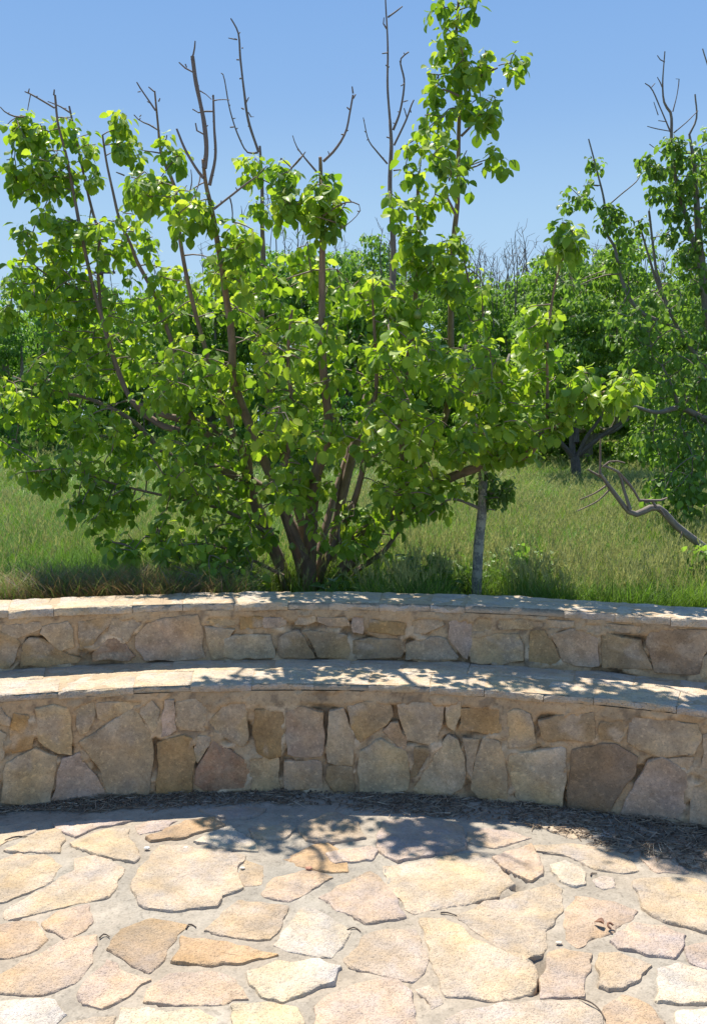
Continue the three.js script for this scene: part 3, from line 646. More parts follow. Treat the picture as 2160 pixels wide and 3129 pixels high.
function curvedWall(group, R, y0, y1, rows, sd, data, colourOf) {
  const list = data.map((r) => ({ code: r[0], pts: unpack(r) }));
  extraStones(2, list, R, y0 + .005, y1 - .06, Math.min(...list.map((s) => Math.min(...s.pts.map((p) => p[0])))) - .004, Math.max(...list.map((s) => Math.max(...s.pts.map((p) => p[0])))) + .004, sd);
  list.forEach(({ code, pts }, i) => {
    reseed(sd * 31 + i * 7);
    const P2 = resized(pts.map(([a, h]) => [a * R, h]), .0085).map(([u, h]) => [u, Math.max(y0 + .004, h)]);
    const b = PAL[code], k = rr(.92, 1.06), base = b.map((v) => v * k), plain = mottled(base, i + sd, .24, .2, 9), patch = i * 5.3 + sd;
    const film = [.56, .425, .29];
    const col = (x, y) => { const c = plain(x, y), m = smooth(.05, .16, fbm(x * 6, y * 9, patch) + .9 * (y - (y1 - .115))) * .75; const sp = code === 'r' ? smooth(.1, .25, N(x * 45, y * 45, patch)) * .5 : 0; return [c[0] * (1 - m) + film[0] * m, c[1] * (1 - m) + film[1] * m - sp * .06, c[2] * (1 - m) + film[2] * m - sp * .05]; };
    const g = stoneGeometry(P2, (u, h, d) => polar(u / R, R - d, h), { proud: rr(.003, .008), step: .014, jit: .0038, lip: .004, relief: .0016, back: -.03, sd: i * 2.9 + sd, colour: col, tilt: [rr(-.02, .02), rr(-.02, .02)], uvRot: rr(-.5, .5) });
    mesh('stone', g, M.wall, group);
  });
  const beds = list.map((s) => boxed(resized(s.pts.map(([a, h]) => [a * R, h]), -.004)));
  // mortar: proud in places, washed out to dark gaps in others
  const pos = [], idx = [], uv = [], col = [], nu = 760, nv = Math.round((y1 - y0) / .009);
  for (let j = 0; j <= nv; j++) for (let i = 0; i <= nu; i++) {
    const th = TH0 + (TH1 - TH0) * i / nu, u = th * R, h = y0 - .03 + (y1 - y0 + .03) * j / nv;
    const band = smooth(y1 - .075, y1 - .04, h + .03 * fbm(u * 4, 3, sd));
    const open = smooth(.07, .20, fbm(u * 5.5, h * 7, sd + 3)) * (1 - band);
    const ridge = smooth(-.02, .12, fbm(u * 7, h * 8, sd + 20)) * (1 - open);
    const d = -.004 - .030 * open + .011 * ridge + .005 * band + .004 * fbm(u * 14, h * 14, sd + 8) + .0022 * N(u * 60, h * 60, sd) + .004 * band * fbm(u * 6, h * 26, 5);
    pos.push(...polar(th, R - (underStone(u, h, beds) ? d - .014 : d), h)); uv.push(u, h);
    const v = 1 + .26 * fbm(u * 6, h * 9, sd + 60) + .10 * N(u * 50, h * 50, 2), w = .16 * fbm(u * 3, h * 4, sd + 70), pale = ridge * (1 - band) * smooth(-.02, .14, fbm(u * 9, h * 9, 77)) * .20, moss = smooth(.14, .20, fbm(u * 13, h * 13, 15)) * .5;
    const c = [.54 * v * (1 + w) + pale, .400 * v + pale * .9, .250 * v * (1 - w) + pale * .75];
    col.push(c[0] * (1 - moss) + .14 * moss, c[1] * (1 - moss) + .11 * moss, c[2] * (1 - moss) + .085 * moss);
  }
  for (let j = 0; j < nv; j++) for (let i = 0; i < nu; i++) { const a = j * (nu + 1) + i, b = a + 1, c = a + nu + 1, d = c + 1; idx.push(a, b, d, a, d, c); }
  mesh('mortar_face', geo(pos, idx, uv, col), M.mortar, group);
}
function slabRow(group, name, joints, r0, r1, yTop, thick, sd, tone, gap = .003) {
  for (let i = 0; i < joints.length - 1; i++) {
    reseed(sd + i * 13);
    const a = joints[i] + gap / r0 / 2, b = joints[i + 1] - gap / r0 / 2, Rm = (r0 + r1) / 2, o0 = rr(-.008, .008), o1 = rr(-.004, .006), dy = rr(-.002, .002), ta = rr(-.003, .003) / Math.max(.1, Rm * (b - a));
    const n = Math.max(3, Math.round((b - a) * Rm / .022)), m = Math.max(4, Math.round((r1 - r0) / .022)), pos = [], idx = [], uv = [], col = [];
    const k = rr(.97, 1.03), base = tone.map((v) => v * k), cf = mottled(base, sd + i, .16, .14, 8);
    // cross-section from the underside of the front, over the worn arris, to the back
    const sec = [[r0 + .06, yTop - thick], [r0 + .004, yTop - thick], [r0, yTop - thick + .006], [r0 - .002, yTop - thick * .5], [r0, yTop - .007], [r0 + .003, yTop - .002], [r0 + .010, yTop]];
    for (let q = 1; q <= m; q++) sec.push([r0 + .010 + (r1 - r0 - .010) * q / m, yTop]);
    sec.push([r1, yTop - thick]);
    for (let e = 0; e < sec.length; e++) for (let c = -1; c <= n + 1; c++) {
      const t = clamp(c / n, 0, 1), th = a + (b - a) * t; let [r, y] = sec[e];
      const u = th * Rm, isEnd = c < 0 || c > n;
      const w = e > 0 && e < sec.length - 1 ? 1 : 0, edge = Math.min(t, 1 - t) * (b - a) * Rm, round = Math.max(0, .004 - edge) * .6;
      r += w * ((e < 7 ? .013 : 0) * fbm(u * 11, y * 30, sd + i) + (e < 7 ? .003 : 0) * N(u * 50, y * 50, sd)) + o0 * (e < 7 ? 1 : 0) + o1 * (e >= sec.length - 2 ? 1 : 0);
      y += dy + ta * (u - (a + b) / 2 * Rm) + w * (.009 * fbm(u * 7, r * 7, sd + i * 3) + .003 * N(u * 34, r * 34, sd)) - (w ? round : 0);
      if (isEnd) { y = yTop - thick + Math.min(0, 0); r = clamp(r, r0 + .01, r1 - .004); }
      pos.push(...polar(th, r, y)); uv.push(u + i * .31, r + y + sd * .1); col.push(...cf(u, r + y));
    }
    const row = n + 3;
    for (let e = 0; e < sec.length - 1; e++) for (let c = 0; c < row - 1; c++) { const p = e * row + c, q = p + 1, s = p + row, t = s + 1; idx.push(p, q, t, p, t, s); }
    mesh(name, toCreasedNormals(geo(pos, idx, uv, col), .6), M.cap, group);
  }
}
const spread = (mid, lo, hi, step, sd) => { reseed(sd); const o = mid.map((v) => v / 1000); while (o[0] - step > lo) o.unshift(o[0] - step * rr(.7, 1.3)); while (o[o.length - 1] + step < hi) o.push(o[o.length - 1] + step * rr(.7, 1.3)); o[0] = lo; o[o.length - 1] = hi; return o; };
function core(group, name, ra, rb, y0, y1) {   // the solid inside the facing: back, top and ends
  const pos = [], idx = [], n = 120, uv = [], col = []; const sec = [[ra, y0], [ra, y1], [rb, y1], [rb, y0]];
  sec.forEach(([r, y]) => { for (let i = 0; i <= n; i++) { const th = TH0 + .005 + (TH1 - TH0 - .01) * i / n; pos.push(...polar(th, r, y)); uv.push(th * r, y + r); col.push(.50, .39, .27); } });
  for (let e = 0; e < 3; e++) for (let i = 0; i < n; i++) { const a = e * (n + 1) + i, b = a + 1, c = a + n + 1, d = c + 1; idx.push(a, b, d, a, d, c); }
  for (const i of [0, n]) idx.push(i, n + 1 + i, 2 * (n + 1) + i, i, 2 * (n + 1) + i, 3 * (n + 1) + i);
  mesh(name, geo(pos, idx, uv, col), M.mortar, group);
}
{
  const bench = thing('stone_bench', 'curved stone bench seat faced with irregular tan and ochre stones above the paving', 'bench', [0, 0, 0]);
  curvedWall(bench, R_FACE, 0, SEAT_H - .028, 2, 11, BENCH_STONES);
  core(bench, 'core', R_FACE + .045, R_SEATBACK + .1, -.05, SEAT_H - .031);
  const front = spread(SEAT_JOINTS, TH0, TH1, .07, 5);
  const mid = R_FACE + .19;
  slabRow(bench, 'seat_slab', front, R_FACE - .010, mid, SEAT_H, .029, 301, [.66, .535, .395]);
  slabRow(bench, 'seat_slab', spread([-262, -236, -130, -20, 62, 120, 190, 300, 360, 430].filter((v, i, a) => !i || v - a[i - 1] > 30), TH0, TH1, .08, 6), mid + .006, R_SEATBACK + .012, SEAT_H + .001, .029, 402, [.65, .525, .385]);
  core(bench, 'joint_mortar', R_FACE - .005, R_SEATBACK + .02, SEAT_H - .026, SEAT_H - .0015);
  const wall = thing('stone_wall', 'low curved stone wall rising behind the bench seat with pale coping slabs', 'wall', [0, 0, 0]);
  curvedWall(wall, R_SEATBACK, SEAT_H + .002, CAP_H - .032, 2, 23, WALL_STONES);
  core(wall, 'core', R_SEATBACK + .045, R_CAPBACK - .012, .30, CAP_H - .036);
  slabRow(wall, 'coping_slab', spread(CAP_JOINTS, TH0, TH1, .06, 7), R_SEATBACK - .012, R_CAPBACK, CAP_H, .033, 503, [.665, .54, .40]);
  core(wall, 'joint_mortar', R_SEATBACK - .007, R_CAPBACK - .006, CAP_H - .03, CAP_H - .0015);
}

// ---------- trees ----------
const V = (x, y, z) => new THREE.Vector3(x, y, z);
const limbPoints = (row) => { const p = []; for (let i = 0; i < row.length; i += 4) p.push({ v: V(row[i] / 1000, row[i + 1] / 1000, row[i + 2] / 1000), r: row[i + 3] / 1000 }); return p; };
function limbGeometry(pts, sides, sd, segLen = .045, knobs = .12) {
  const curve = new THREE.CatmullRomCurve3(pts.map((p) => p.v), false, 'centripetal'), len = curve.getLength(), n = Math.max(2, Math.round(len / segLen));
  const fr = curve.computeFrenetFrames(n, false), pos = [], uv = [], idx = [];
  for (let i = 0; i <= n; i++) {
    const t = i / n, p = curve.getPointAt(t), q = curve.getUtoTmapping(t) * (pts.length - 1), k = Math.min(pts.length - 2, q | 0), r = pts[k].r + (pts[k + 1].r - pts[k].r) * (q - k);
    for (let s = 0; s <= sides; s++) {
      const a = s / sides * Math.PI * 2, e = r * (1 + knobs * 1.6 * fbm(Math.cos(a) * 1.3 + sd, Math.sin(a) * 1.3, t * len * 7 + sd) + knobs * .6 * N(sd, t * len * 11));
      pos.push(p.x + e * (Math.cos(a) * fr.normals[i].x + Math.sin(a) * fr.binormals[i].x), p.y + e * (Math.cos(a) * fr.normals[i].y + Math.sin(a) * fr.binormals[i].y), p.z + e * (Math.cos(a) * fr.normals[i].z + Math.sin(a) * fr.binormals[i].z));
      uv.push(s / sides * r * 6, t * len);
    }
  }
  const w = sides + 1;
  for (let i = 0; i < n; i++) for (let s = 0; s < sides; s++) { const a = i * w + s, b = a + 1, c = a + w, d = c + 1; idx.push(a, b, d, a, d, c); }
  const e = pos.length / 3, P = curve.getPointAt(1); pos.push(P.x, P.y, P.z); uv.push(0, len); for (let s = 0; s < sides; s++) idx.push(n * w + s, n * w + s + 1, e);
  return geo(pos, idx, uv);
}
// an ovate leaf on a stalk: folded along the midrib, arched, with a fine point; y runs along the leaf, z faces up
function leafGeometry(width, arch, fold, wave, petiole = .42) {
  const st = [0, .14, .34, .56, .78, .93, 1], wd = [.02, .62, .98, 1, .72, .30, 0], pos = [], idx = [], uv = [];
  st.forEach((t, i) => { const y = t, z = -arch * t * t, w = wd[i] * width / 2, f = fold * w; const tw = wave * Math.sin(t * 7);
    pos.push(-w, y + petiole, z + f + tw * w, 0, y + petiole, z, w, y + petiole, z + f - tw * w); uv.push(0, t, .5, t, 1, t); });
  for (let i = 0; i < st.length - 1; i++) { const a = i * 3; idx.push(a, a + 1, a + 4, a, a + 4, a + 3, a + 1, a + 2, a + 5, a + 1, a + 5, a + 4); }
  const b = pos.length / 3; pos.push(-.012, 0, .02, .012, 0, .02, .012, petiole + .03, 0, -.012, petiole + .03, 0); uv.push(0, 0, 0, 0, 0, 0, 0, 0); idx.push(b, b + 1, b + 2, b, b + 2, b + 3);
  return geo(pos, idx, uv);
}
const LEAF = [leafGeometry(.78, .16, .22, .05), leafGeometry(.70, .30, .35, -.06), leafGeometry(.84, .08, .12, .09), leafGeometry(.74, .22, .5, .03)];
const SMALL_LEAF = leafGeometry(.62, .2, .3, .05, .2);

function sampleBlobs(rows, more = 1) {
  const out = [];
  for (const [cx, cy, cz, rx, ry, rz, n] of rows) for (let k = 0; k < n * more; k++) {
    let a, b, c; do { a = rr(-1, 1); b = rr(-1, 1); c = rr(-1, 1); } while (a * a + b * b + c * c > 1);
    out.push(V((cx + a * rx) / 1000, (cy + b * ry) / 1000, (cz + c * rz) / 1000));
  }
  return out;
}
// join every leaf spur to the nearest wood, spurs nearer the limbs first, so that twigs fork as they grow outwards
function growTwigs(limbs, spurs, r1, r2, origin, curveSag = .08) {
  const nodes = [];
  limbs.forEach((l) => { const c = new THREE.CatmullRomCurve3(l.map((p) => p.v), false, 'centripetal'), n = Math.max(3, Math.round(c.getLength() / .06)); for (let i = Math.round(n * .25); i <= n; i++) nodes.push({ v: c.getPoint(i / n), w: 0 }); });
  const order = spurs.map((s) => ({ s, d: Math.min(...nodes.map((q) => q.v.distanceToSquared(s))) })).sort((a, b) => a.d - b.d);
  const geos = [];
  for (const { s } of order) {
    let best = null, bd = 1e9; for (const q of nodes) { const d = q.v.distanceTo(s) + q.w; if (d < bd && d > .015) { bd = d; best = q; } }
    const d = best.v.distanceTo(s), ra = Math.min(r1, r2 + .012 * d);
    const m = best.v.clone().lerp(s, .5).add(V(rr(-.1, .1) * d, curveSag * d + rr(-.08, .1) * d, rr(-.1, .1) * d));
    const pts = [best.v, m, s], pos = [], idx = [];
    for (let i = 0; i <= 3; i++) { const t = i / 3, p = pts[0].clone().multiplyScalar((1 - t) * (1 - t)).addScaledVector(pts[1], 2 * t * (1 - t)).addScaledVector(pts[2], t * t), r = ra + (r2 - ra) * t;
      const dir = s.clone().sub(best.v).normalize(), u = V(-dir.z, 0, dir.x); if (u.lengthSq() < 1e-4) u.set(1, 0, 0); u.normalize(); const w = dir.clone().cross(u);
      for (let k = 0; k < 4; k++) { const a = k * Math.PI / 2; const q = p.clone().addScaledVector(u, Math.cos(a) * r).addScaledVector(w, Math.sin(a) * r).sub(origin); pos.push(q.x, q.y, q.z); } }
    for (let i = 0; i < 3; i++) for (let k = 0; k < 4; k++) { const a = i * 4 + k, b = i * 4 + (k + 1) % 4; idx.push(a, b, b + 4, a, b + 4, a + 4); }
    geos.push(geo(pos, idx));
    nodes.push({ v: s, w: best.w + d * .35 });
  }
  return geos.length ? mergeGeometries(geos) : null;
}
const UP = V(0, 1, 0), tmpM = new THREE.Matrix4();
function leafMatrix(at, out, droop, size, roll) {   // out: horizontal direction; droop 0 = level, 1 = hanging straight down
  const axis = out.clone().multiplyScalar(Math.cos(droop * 1.5)).addScaledVector(UP, -Math.sin(droop * 1.5)).normalize();
  const nrm = out.clone().multiplyScalar(.55).add(UP); nrm.addScaledVector(axis, -nrm.dot(axis)).normalize().applyAxisAngle(axis, roll);
  const x = axis.clone().cross(nrm);
  return new THREE.Matrix4().makeBasis(x.multiplyScalar(size), axis.clone().multiplyScalar(size), nrm.multiplyScalar(size)).setPosition(at);
}
function rosettes(spurs, perMin, perMax, size, spread = .02) {
  const out = [];
  for (const s of spurs) {
    const n = Math.round(rr(perMin, perMax)), a0 = rnd() * 6.283, young = rnd();
    for (let k = 0; k < n; k++) {
      const a = a0 + k * 2.4 + rr(-.4, .4), o = V(Math.cos(a), 0, Math.sin(a)), h = rr(-.035, .03);
      const droop = clamp(.48 + rr(-.42, .42) - h * 5, -.15, 1.02);
      const sz = size * rr(.62, 1.15) * (h > .015 ? .85 : 1);
      out.push({ m: leafMatrix(s.clone().add(V(rr(-spread, spread), h, rr(-spread, spread))), o, droop, sz, rr(-.75, .75)), s, young: clamp(young * .65 + (h > .012 ? .3 : 0) + rr(-.08, .3), 0, 1), v: rnd(), k: rnd() });
    }
  }
  return out;
}
function scatterLeaves(name, list, geometry, material, parent, colourOf) {
  const im = new THREE.InstancedMesh(geometry, material, list.length); im.name = name; im.userData.kind = 'stuff'; shadowed(im);
  const c = new THREE.Color(); list.forEach((l, i) => { im.setMatrixAt(i, l.m); colourOf(l, c); im.setColorAt(i, c); });
  im.instanceMatrix.needsUpdate = true; parent.add(im); return im;
}
const shift = (list, o) => { const t = new THREE.Matrix4().makeTranslation(-o.x, -o.y, -o.z); list.forEach((l) => l.m.premultiply(t)); return list; };
function woodParts(tree, rows, origin, mat, names, sides, knobs, slim = 1) {
  const limbs = rows.map(limbPoints);
  limbs.forEach((l, i) => mesh(names(i), limbGeometry(l.map((p) => ({ v: p.v.clone().sub(origin), r: p.r * slim })), sides(l), i * 3.3 + 1, .045, knobs), mat, tree));
  return limbs;
}
const LEAF_TONES = [[.135, .265, .014], [.235, .405, .018], [.370, .535, .026], [.510, .630, .045]];
const toneAt = (y, c, k = 1) => { const q = clamp(y, 0, .999) * 3, i = q | 0, t = q - i; c.setRGB(...[0, 1, 2].map((n) => (LEAF_TONES[i][n] * (1 - t) + LEAF_TONES[i + 1][n] * t) * k)); return c; };

{ // the large pear tree
  const o = V(-.27, .40, -5.2), tree = thing('pear_tree', 'large many-stemmed pear tree with broad glossy leaves and tall bare shoots', 'tree', [o.x, o.y, o.z]);
  reseed(77);
  const limbs = woodParts(tree, PEAR_LIMBS, o, M.bark, (i) => (i === 7 ? 'trunk' : 'branch'), (l) => (l[0].r > .03 ? 12 : 8), .12, .68);
  const bare = PEAR_TWIGS.map(limbPoints);
  // short spurs stand along the bare shoots
  const bareGeos = [];
  bare.forEach((l, i) => {
    const loc = l.map((p) => ({ v: p.v.clone().sub(o).add(V(0, 0, .03 * Math.sin(i * 2.1))), r: p.r }));
    mesh('twig', limbGeometry(loc, 6, i * 1.7 + 60, .03, .22), M.twig, tree);
    const c = new THREE.CatmullRomCurve3(loc.map((p) => p.v), false, 'centripetal'), L = c.getLength(); if (L < .12) return;
    for (let s = .04; s < L; s += rr(.06, .13)) { const p = c.getPointAt(s / L), d = V(rr(-1, 1), rr(.1, .8), rr(-1, 1)).normalize(), len = rr(.008, .022); bareGeos.push(limbGeometry([{ v: p, r: .0035 }, { v: p.clone().addScaledVector(d, len * .5), r: .003 }, { v: p.clone().addScaledVector(d, len), r: .0022 }], 5, s * 9, .01, .2)); }
  });
  mesh('spur', mergeGeometries(bareGeos), M.twig, tree).userData.kind = 'stuff';
  const spurs = sampleBlobs(PEAR_BLOBS, 1.55);
  mesh('leafy_twigs', growTwigs(limbs.concat(bare.filter((l) => l.length > 3)), spurs, .009, .0024, o), M.twig, tree).userData.kind = 'stuff';
  const leaves = rosettes(spurs, 5, 9, .058);
  // the 300 leaves nearest the camera are meshes of their own
  const near = leaves.map((l, i) => ({ i, d: V(0, 0, 0).setFromMatrixPosition(l.m).distanceTo(camera.position) })).sort((a, b) => a.d - b.d);
  const single = new Set(near.slice(0, 300).map((q) => q.i));
  shift(leaves, o);
  const lm = leafMat(1, 1, 1), singles = LEAF_TONES.map((t) => leafMat(t[0], t[1], t[2]));
  leaves.forEach((l, i) => { if (!single.has(i)) return; const m = mesh('leaf', LEAF[l.k * 4 | 0], singles[clamp(Math.round(l.young * 3), 0, 3)], tree); m.matrix.copy(l.m); m.matrix.decompose(m.position, m.quaternion, m.scale); });
  for (let v = 0; v < 4; v++) scatterLeaves('foliage', leaves.filter((l, i) => !single.has(i) && (l.k * 4 | 0) === v), LEAF[v], lm, tree, (l, c) => toneAt(l.young, c, .85 + .3 * l.v));
  // a few young fruits
  const fg = new THREE.LatheGeometry([[0, -.02], [.012, -.018], [.019, -.008], [.02, .002], [.015, .013], [.008, .02], [.004, .024], [0, .025]].map((p) => new THREE.Vector2(...p)), 12);
  const fm = new THREE.MeshPhysicalMaterial({ color: new THREE.Color(.20, .27, .06), roughness: .45, clearcoat: .2 });
  for (const [x, y, z] of FRUITS) mesh('fruit', fg, fm, tree).position.set(x / 1000 - o.x, y / 1000 - o.y, z / 1000 - o.z);
}
const orchardTone = (l, c) => { const y = l.young * .85, k = .85 + .5 * l.v; c.setRGB((.120 + .135 * y) * k, (.235 + .18 * y) * k, (.024 + .014 * y) * k); };
{ // tree leaning in from the right edge
  const o = V(3.2, .4, -7.3), tree = thing('fruit_tree', 'leafy fruit tree at the right edge with a bare grey low branch', 'tree', [o.x, o.y, o.z]);
  reseed(99);
  const limbs = woodParts(tree, RIGHT_LIMBS, o, M.greyBark, (i) => (i === 0 ? 'trunk' : 'branch'), (l) => (l[0].r > .03 ? 10 : 7), .16, .7);
  const bare = RIGHT_TWIGS.map(limbPoints); bare.forEach((l, i) => mesh('twig', limbGeometry(l.map((p) => ({ v: p.v.clone().sub(o), r: p.r })), 5, i * 1.3 + 9, .04, .25), M.twig, tree));
  const spurs = sampleBlobs(RIGHT_BLOBS, 1.25);
  mesh('leafy_twigs', growTwigs(limbs, spurs, .010, .003, o), M.twig, tree).userData.kind = 'stuff';
  const leaves = shift(rosettes(spurs, 7, 13, .056, .045), o), lm = leafMat(1, 1, 1);
  for (let v = 0; v < 2; v++) scatterLeaves('foliage', leaves.filter((l) => (l.k * 2 | 0) === v), LEAF[v * 2 + 1], lm, tree, orchardTone);
}
{ // slim tree with the pale, lichen-covered trunk
  const o = V(SLIM_LIMBS[0][0] / 1000, .4, SLIM_LIMBS[0][2] / 1000), tree = thing('slim_tree', 'slim tree with pale lichen-blotched trunk standing just behind the wall', 'tree', [o.x, o.y, o.z]);
  reseed(55);
  const limbs = SLIM_LIMBS.map(limbPoints);
  limbs.forEach((l, i) => mesh(i ? 'branch' : 'trunk', limbGeometry(l.map((p) => ({ v: p.v.clone().sub(o), r: p.r })), i ? 7 : 14, i + 4, .03, i ? .15 : .09), i ? M.greyBark : M.paleBark, tree));
  const spurs = sampleBlobs(SLIM_BLOBS);
  mesh('leafy_twigs', growTwigs([limbs[0], limbs[3], limbs[4]], spurs, .008, .003, o), M.twig, tree).userData.kind = 'stuff';
  scatterLeaves('foliage', shift(rosettes(spurs, 7, 12, .04, .03), o), SMALL_LEAF, leafMat(1, 1, 1), tree, (l, c) => { orchardTone(l, c); c.multiplyScalar(.8); });
}
{ // forked tree in the field
  const o = V(FORK_LIMBS[0][0] / 1000, .55, FORK_LIMBS[0][2] / 1000), tree = thing('forked_tree', 'orchard tree with a dark forked trunk standing in the middle of the field', 'tree', [o.x, o.y, o.z]);
  reseed(56);
  const limbs = woodParts(tree, FORK_LIMBS, o, M.darkBark, (i) => (i ? 'branch' : 'trunk'), () => 9, .14, .66);
  const spurs = sampleBlobs(FORK_BLOBS);
  mesh('leafy_twigs', growTwigs(limbs, spurs, .016, .005, o), M.twig, tree).userData.kind = 'stuff';
  scatterLeaves('foliage', shift(rosettes(spurs, 40, 56, .075, .2), o), SMALL_LEAF, leafMat(1, 1, 1), tree, orchardTone);
}
{ // the row of trees that closes the field: [x, depth, height above the field, half width, bare shoots, tone]
  const row = BACK_TREES;
  const lm = leafMat(1, 1, 1);
  row.forEach(([x, dep, h, w, shoots, tone], t) => {
    reseed(3000 + t * 71);
    const y0 = fieldHeight(x, -dep), tree = thing('orchard_tree', dep > 26 ? 'low green tree of the farthest row behind the orchard trees' : dep < 17.5 && h < 4 ? 'low bushy tree in front of the back row on the right' : 'dense green tree in the row closing the back of the field', 'tree', [x, y0, -dep], dep > 26 ? 'trees of the farthest row' : dep < 17.5 && h < 4 ? 'low bushy trees before the back row' : 'trees in the row at the back of the field');
    const o = V(0, 0, 0), limbs = [], tr = rr(.07, .11);
    limbs.push([{ v: V(0, -.1, 0), r: tr * 1.3 }, { v: V(rr(-.1, .1), .6, rr(-.1, .1)), r: tr }, { v: V(rr(-.2, .2), h * .55, rr(-.2, .2)), r: tr * .5 }]);
    for (let k = 0; k < 6; k++) { const a = k * 1.05 + rr(-.3, .3), q = rr(.55, .95); limbs.push([{ v: V(0, rr(.5, .8), 0), r: tr * .6 }, { v: V(Math.cos(a) * w * .4, h * .4, Math.sin(a) * w * .4), r: tr * .4 }, { v: V(Math.cos(a) * w * .75 * q, h * rr(.6, .85), Math.sin(a) * w * .75 * q), r: .012 }]); }
    limbs.forEach((l, i) => mesh(i ? 'branch' : 'trunk', limbGeometry(l, 6, t * 7 + i, .15, .12), M.greyBark, tree));
    const sh = []; for (let k = 0; k < shoots; k++) { const a = rnd() * 6.3, q = Math.sqrt(rnd()) * w * .9, bx = Math.cos(a) * q, bz = Math.sin(a) * q, L = rr(.5, 1.15), y = h * rr(.78, .9); const tip = V(bx * 1.15 + rr(-.15, .15), y + L, bz * 1.15 + rr(-.15, .15)); sh.push(limbGeometry([{ v: V(bx * .85, y - .4, bz * .85), r: .012 }, { v: V(bx + rr(-.06, .06), y + L * .5, bz), r: .008 }, { v: tip, r: .004 }], 4, k, .2, .1));
      for (let e = 0; e < 4; e++) { const p = V(bx, y, bz).lerp(tip, rr(.3, .95)); sh.push(limbGeometry([{ v: p, r: .006 }, { v: p.clone().add(V(rr(-.12, .12), rr(.06, .2), rr(-.12, .12))), r: .004 }, { v: p.clone().add(V(rr(-.22, .22), rr(.15, .35), rr(-.22, .22))), r: .0025 }], 4, e, .2, .1)); } }
    if (sh.length) mesh('bare_shoots', mergeGeometries(sh), M.twig, tree).userData.kind = 'stuff';
    // lobes of leaves with gaps between them
    const lobes = []; for (let k = 0; k < 34; k++) { const a = rnd() * 6.3, v = rnd(), q = Math.sqrt(rnd()) * w * (1 - .35 * Math.abs(v - .45)); lobes.push([Math.cos(a) * q * 1000, (.12 + v * (h - .4)) * 1000, Math.sin(a) * q * 1000, w * rr(.25, .42) * 1000, h * rr(.09, .16) * 1000, w * rr(.25, .42) * 1000, 20]); }
    const spurs = sampleBlobs(lobes);
    scatterLeaves('foliage', rosettes(spurs, 18, 25, .095, .16), SMALL_LEAF, lm, tree, (l, c) => { orchardTone(l, c); c.r *= tone; });
  });
}

// ---------- field growth ----------
const inView = (x, z, m) => z < -4.2 && Math.abs(x) < .42 * -z + m;
function bladeTuft(n, h, lean, wid, sd) {
  reseed(sd); const pos = [], idx = [], uv = [];
  for (let k = 0; k < n; k++) {
    const a = rnd() * 6.283, q = rr(0, .045), bx = Math.cos(a) * q, bz = Math.sin(a) * q, L = h * rr(.55, 1.1), d = rnd() * 6.283, ln = lean * rr(.3, 1.4), w = wid * rr(.6, 1.2), px = Math.cos(d + 1.57), pz = Math.sin(d + 1.57), b = pos.length / 3;
    [0, .4, .75].forEach((t) => { const c = ln * t * t * L, y = L * (t - .18 * ln * t * t), ww = w * (1 - .55 * t) / 2; pos.push(bx + Math.cos(d) * c - px * ww, y, bz + Math.sin(d) * c - pz * ww, bx + Math.cos(d) * c + px * ww, y, bz + Math.sin(d) * c + pz * ww); uv.push(0, t, 1, t); });
    pos.push(bx + Math.cos(d) * ln * L, L * (1 - .18 * ln), bz + Math.sin(d) * ln * L); uv.push(.5, 1);
    idx.push(b, b + 1, b + 3, b, b + 3, b + 2, b + 2, b + 3, b + 5, b + 2, b + 5, b + 4, b + 4, b + 5, b + 6);
  }
  return geo(pos, idx, uv);
}
function seedStem(n, h, sd) {   // grass in ear: thin stalk with a bristly head
  reseed(sd); const pos = [], idx = [], uv = [];
  const strip = (p, q, w) => { const b = pos.length / 3, a = rnd() * 3.14, x = Math.cos(a) * w, z = Math.sin(a) * w; pos.push(p[0] - x, p[1], p[2] - z, p[0] + x, p[1], p[2] + z, q[0] + x * .5, q[1], q[2] + z * .5, q[0] - x * .5, q[1], q[2] - z * .5); uv.push(0, 0, 1, 0, 1, 1, 0, 1); idx.push(b, b + 1, b + 2, b, b + 2, b + 3); };
  for (let k = 0; k < n; k++) {
    const bx = rr(-.05, .05), bz = rr(-.05, .05), L = h * rr(.7, 1.15), lx = rr(-.14, .14), lz = rr(-.14, .14), P = (t) => [bx + lx * t * t, L * t, bz + lz * t * t];
    strip(P(0), P(.5), .0014); strip(P(.5), P(.82), .0012);
    for (let e = 0; e < 11; e++) { const p = P(.8 + .2 * e / 11), a = rnd() * 6.3; strip(p, [p[0] + Math.cos(a) * .009, p[1] + rr(.015, .03), p[2] + Math.sin(a) * .009], .0022); }
  }
  return geo(pos, idx, uv);
}
function scatter(name, label, category, geometry, material, places) {
  const im = new THREE.InstancedMesh(geometry, material, places.length); shadowed(im); im.name = name; im.userData = { kind: 'stuff', label, category };
  const q = new THREE.Quaternion(), e = new THREE.Euler(), c = new THREE.Color();
  places.forEach((p, i) => { e.set(p.tx ?? 0, p.a, p.tz ?? 0); q.setFromEuler(e); tmpM.compose(p.v, q, V(p.s * (p.w ?? 1), p.s * (p.h ?? 1), p.s * (p.w ?? 1))); im.setMatrixAt(i, tmpM); c.setRGB(...p.c); im.setColorAt(i, c); });
  scene.add(im); return im;
}
const grassMat = leafMat(1, 1, 1, { clearcoat: .15, transmission: .45 });
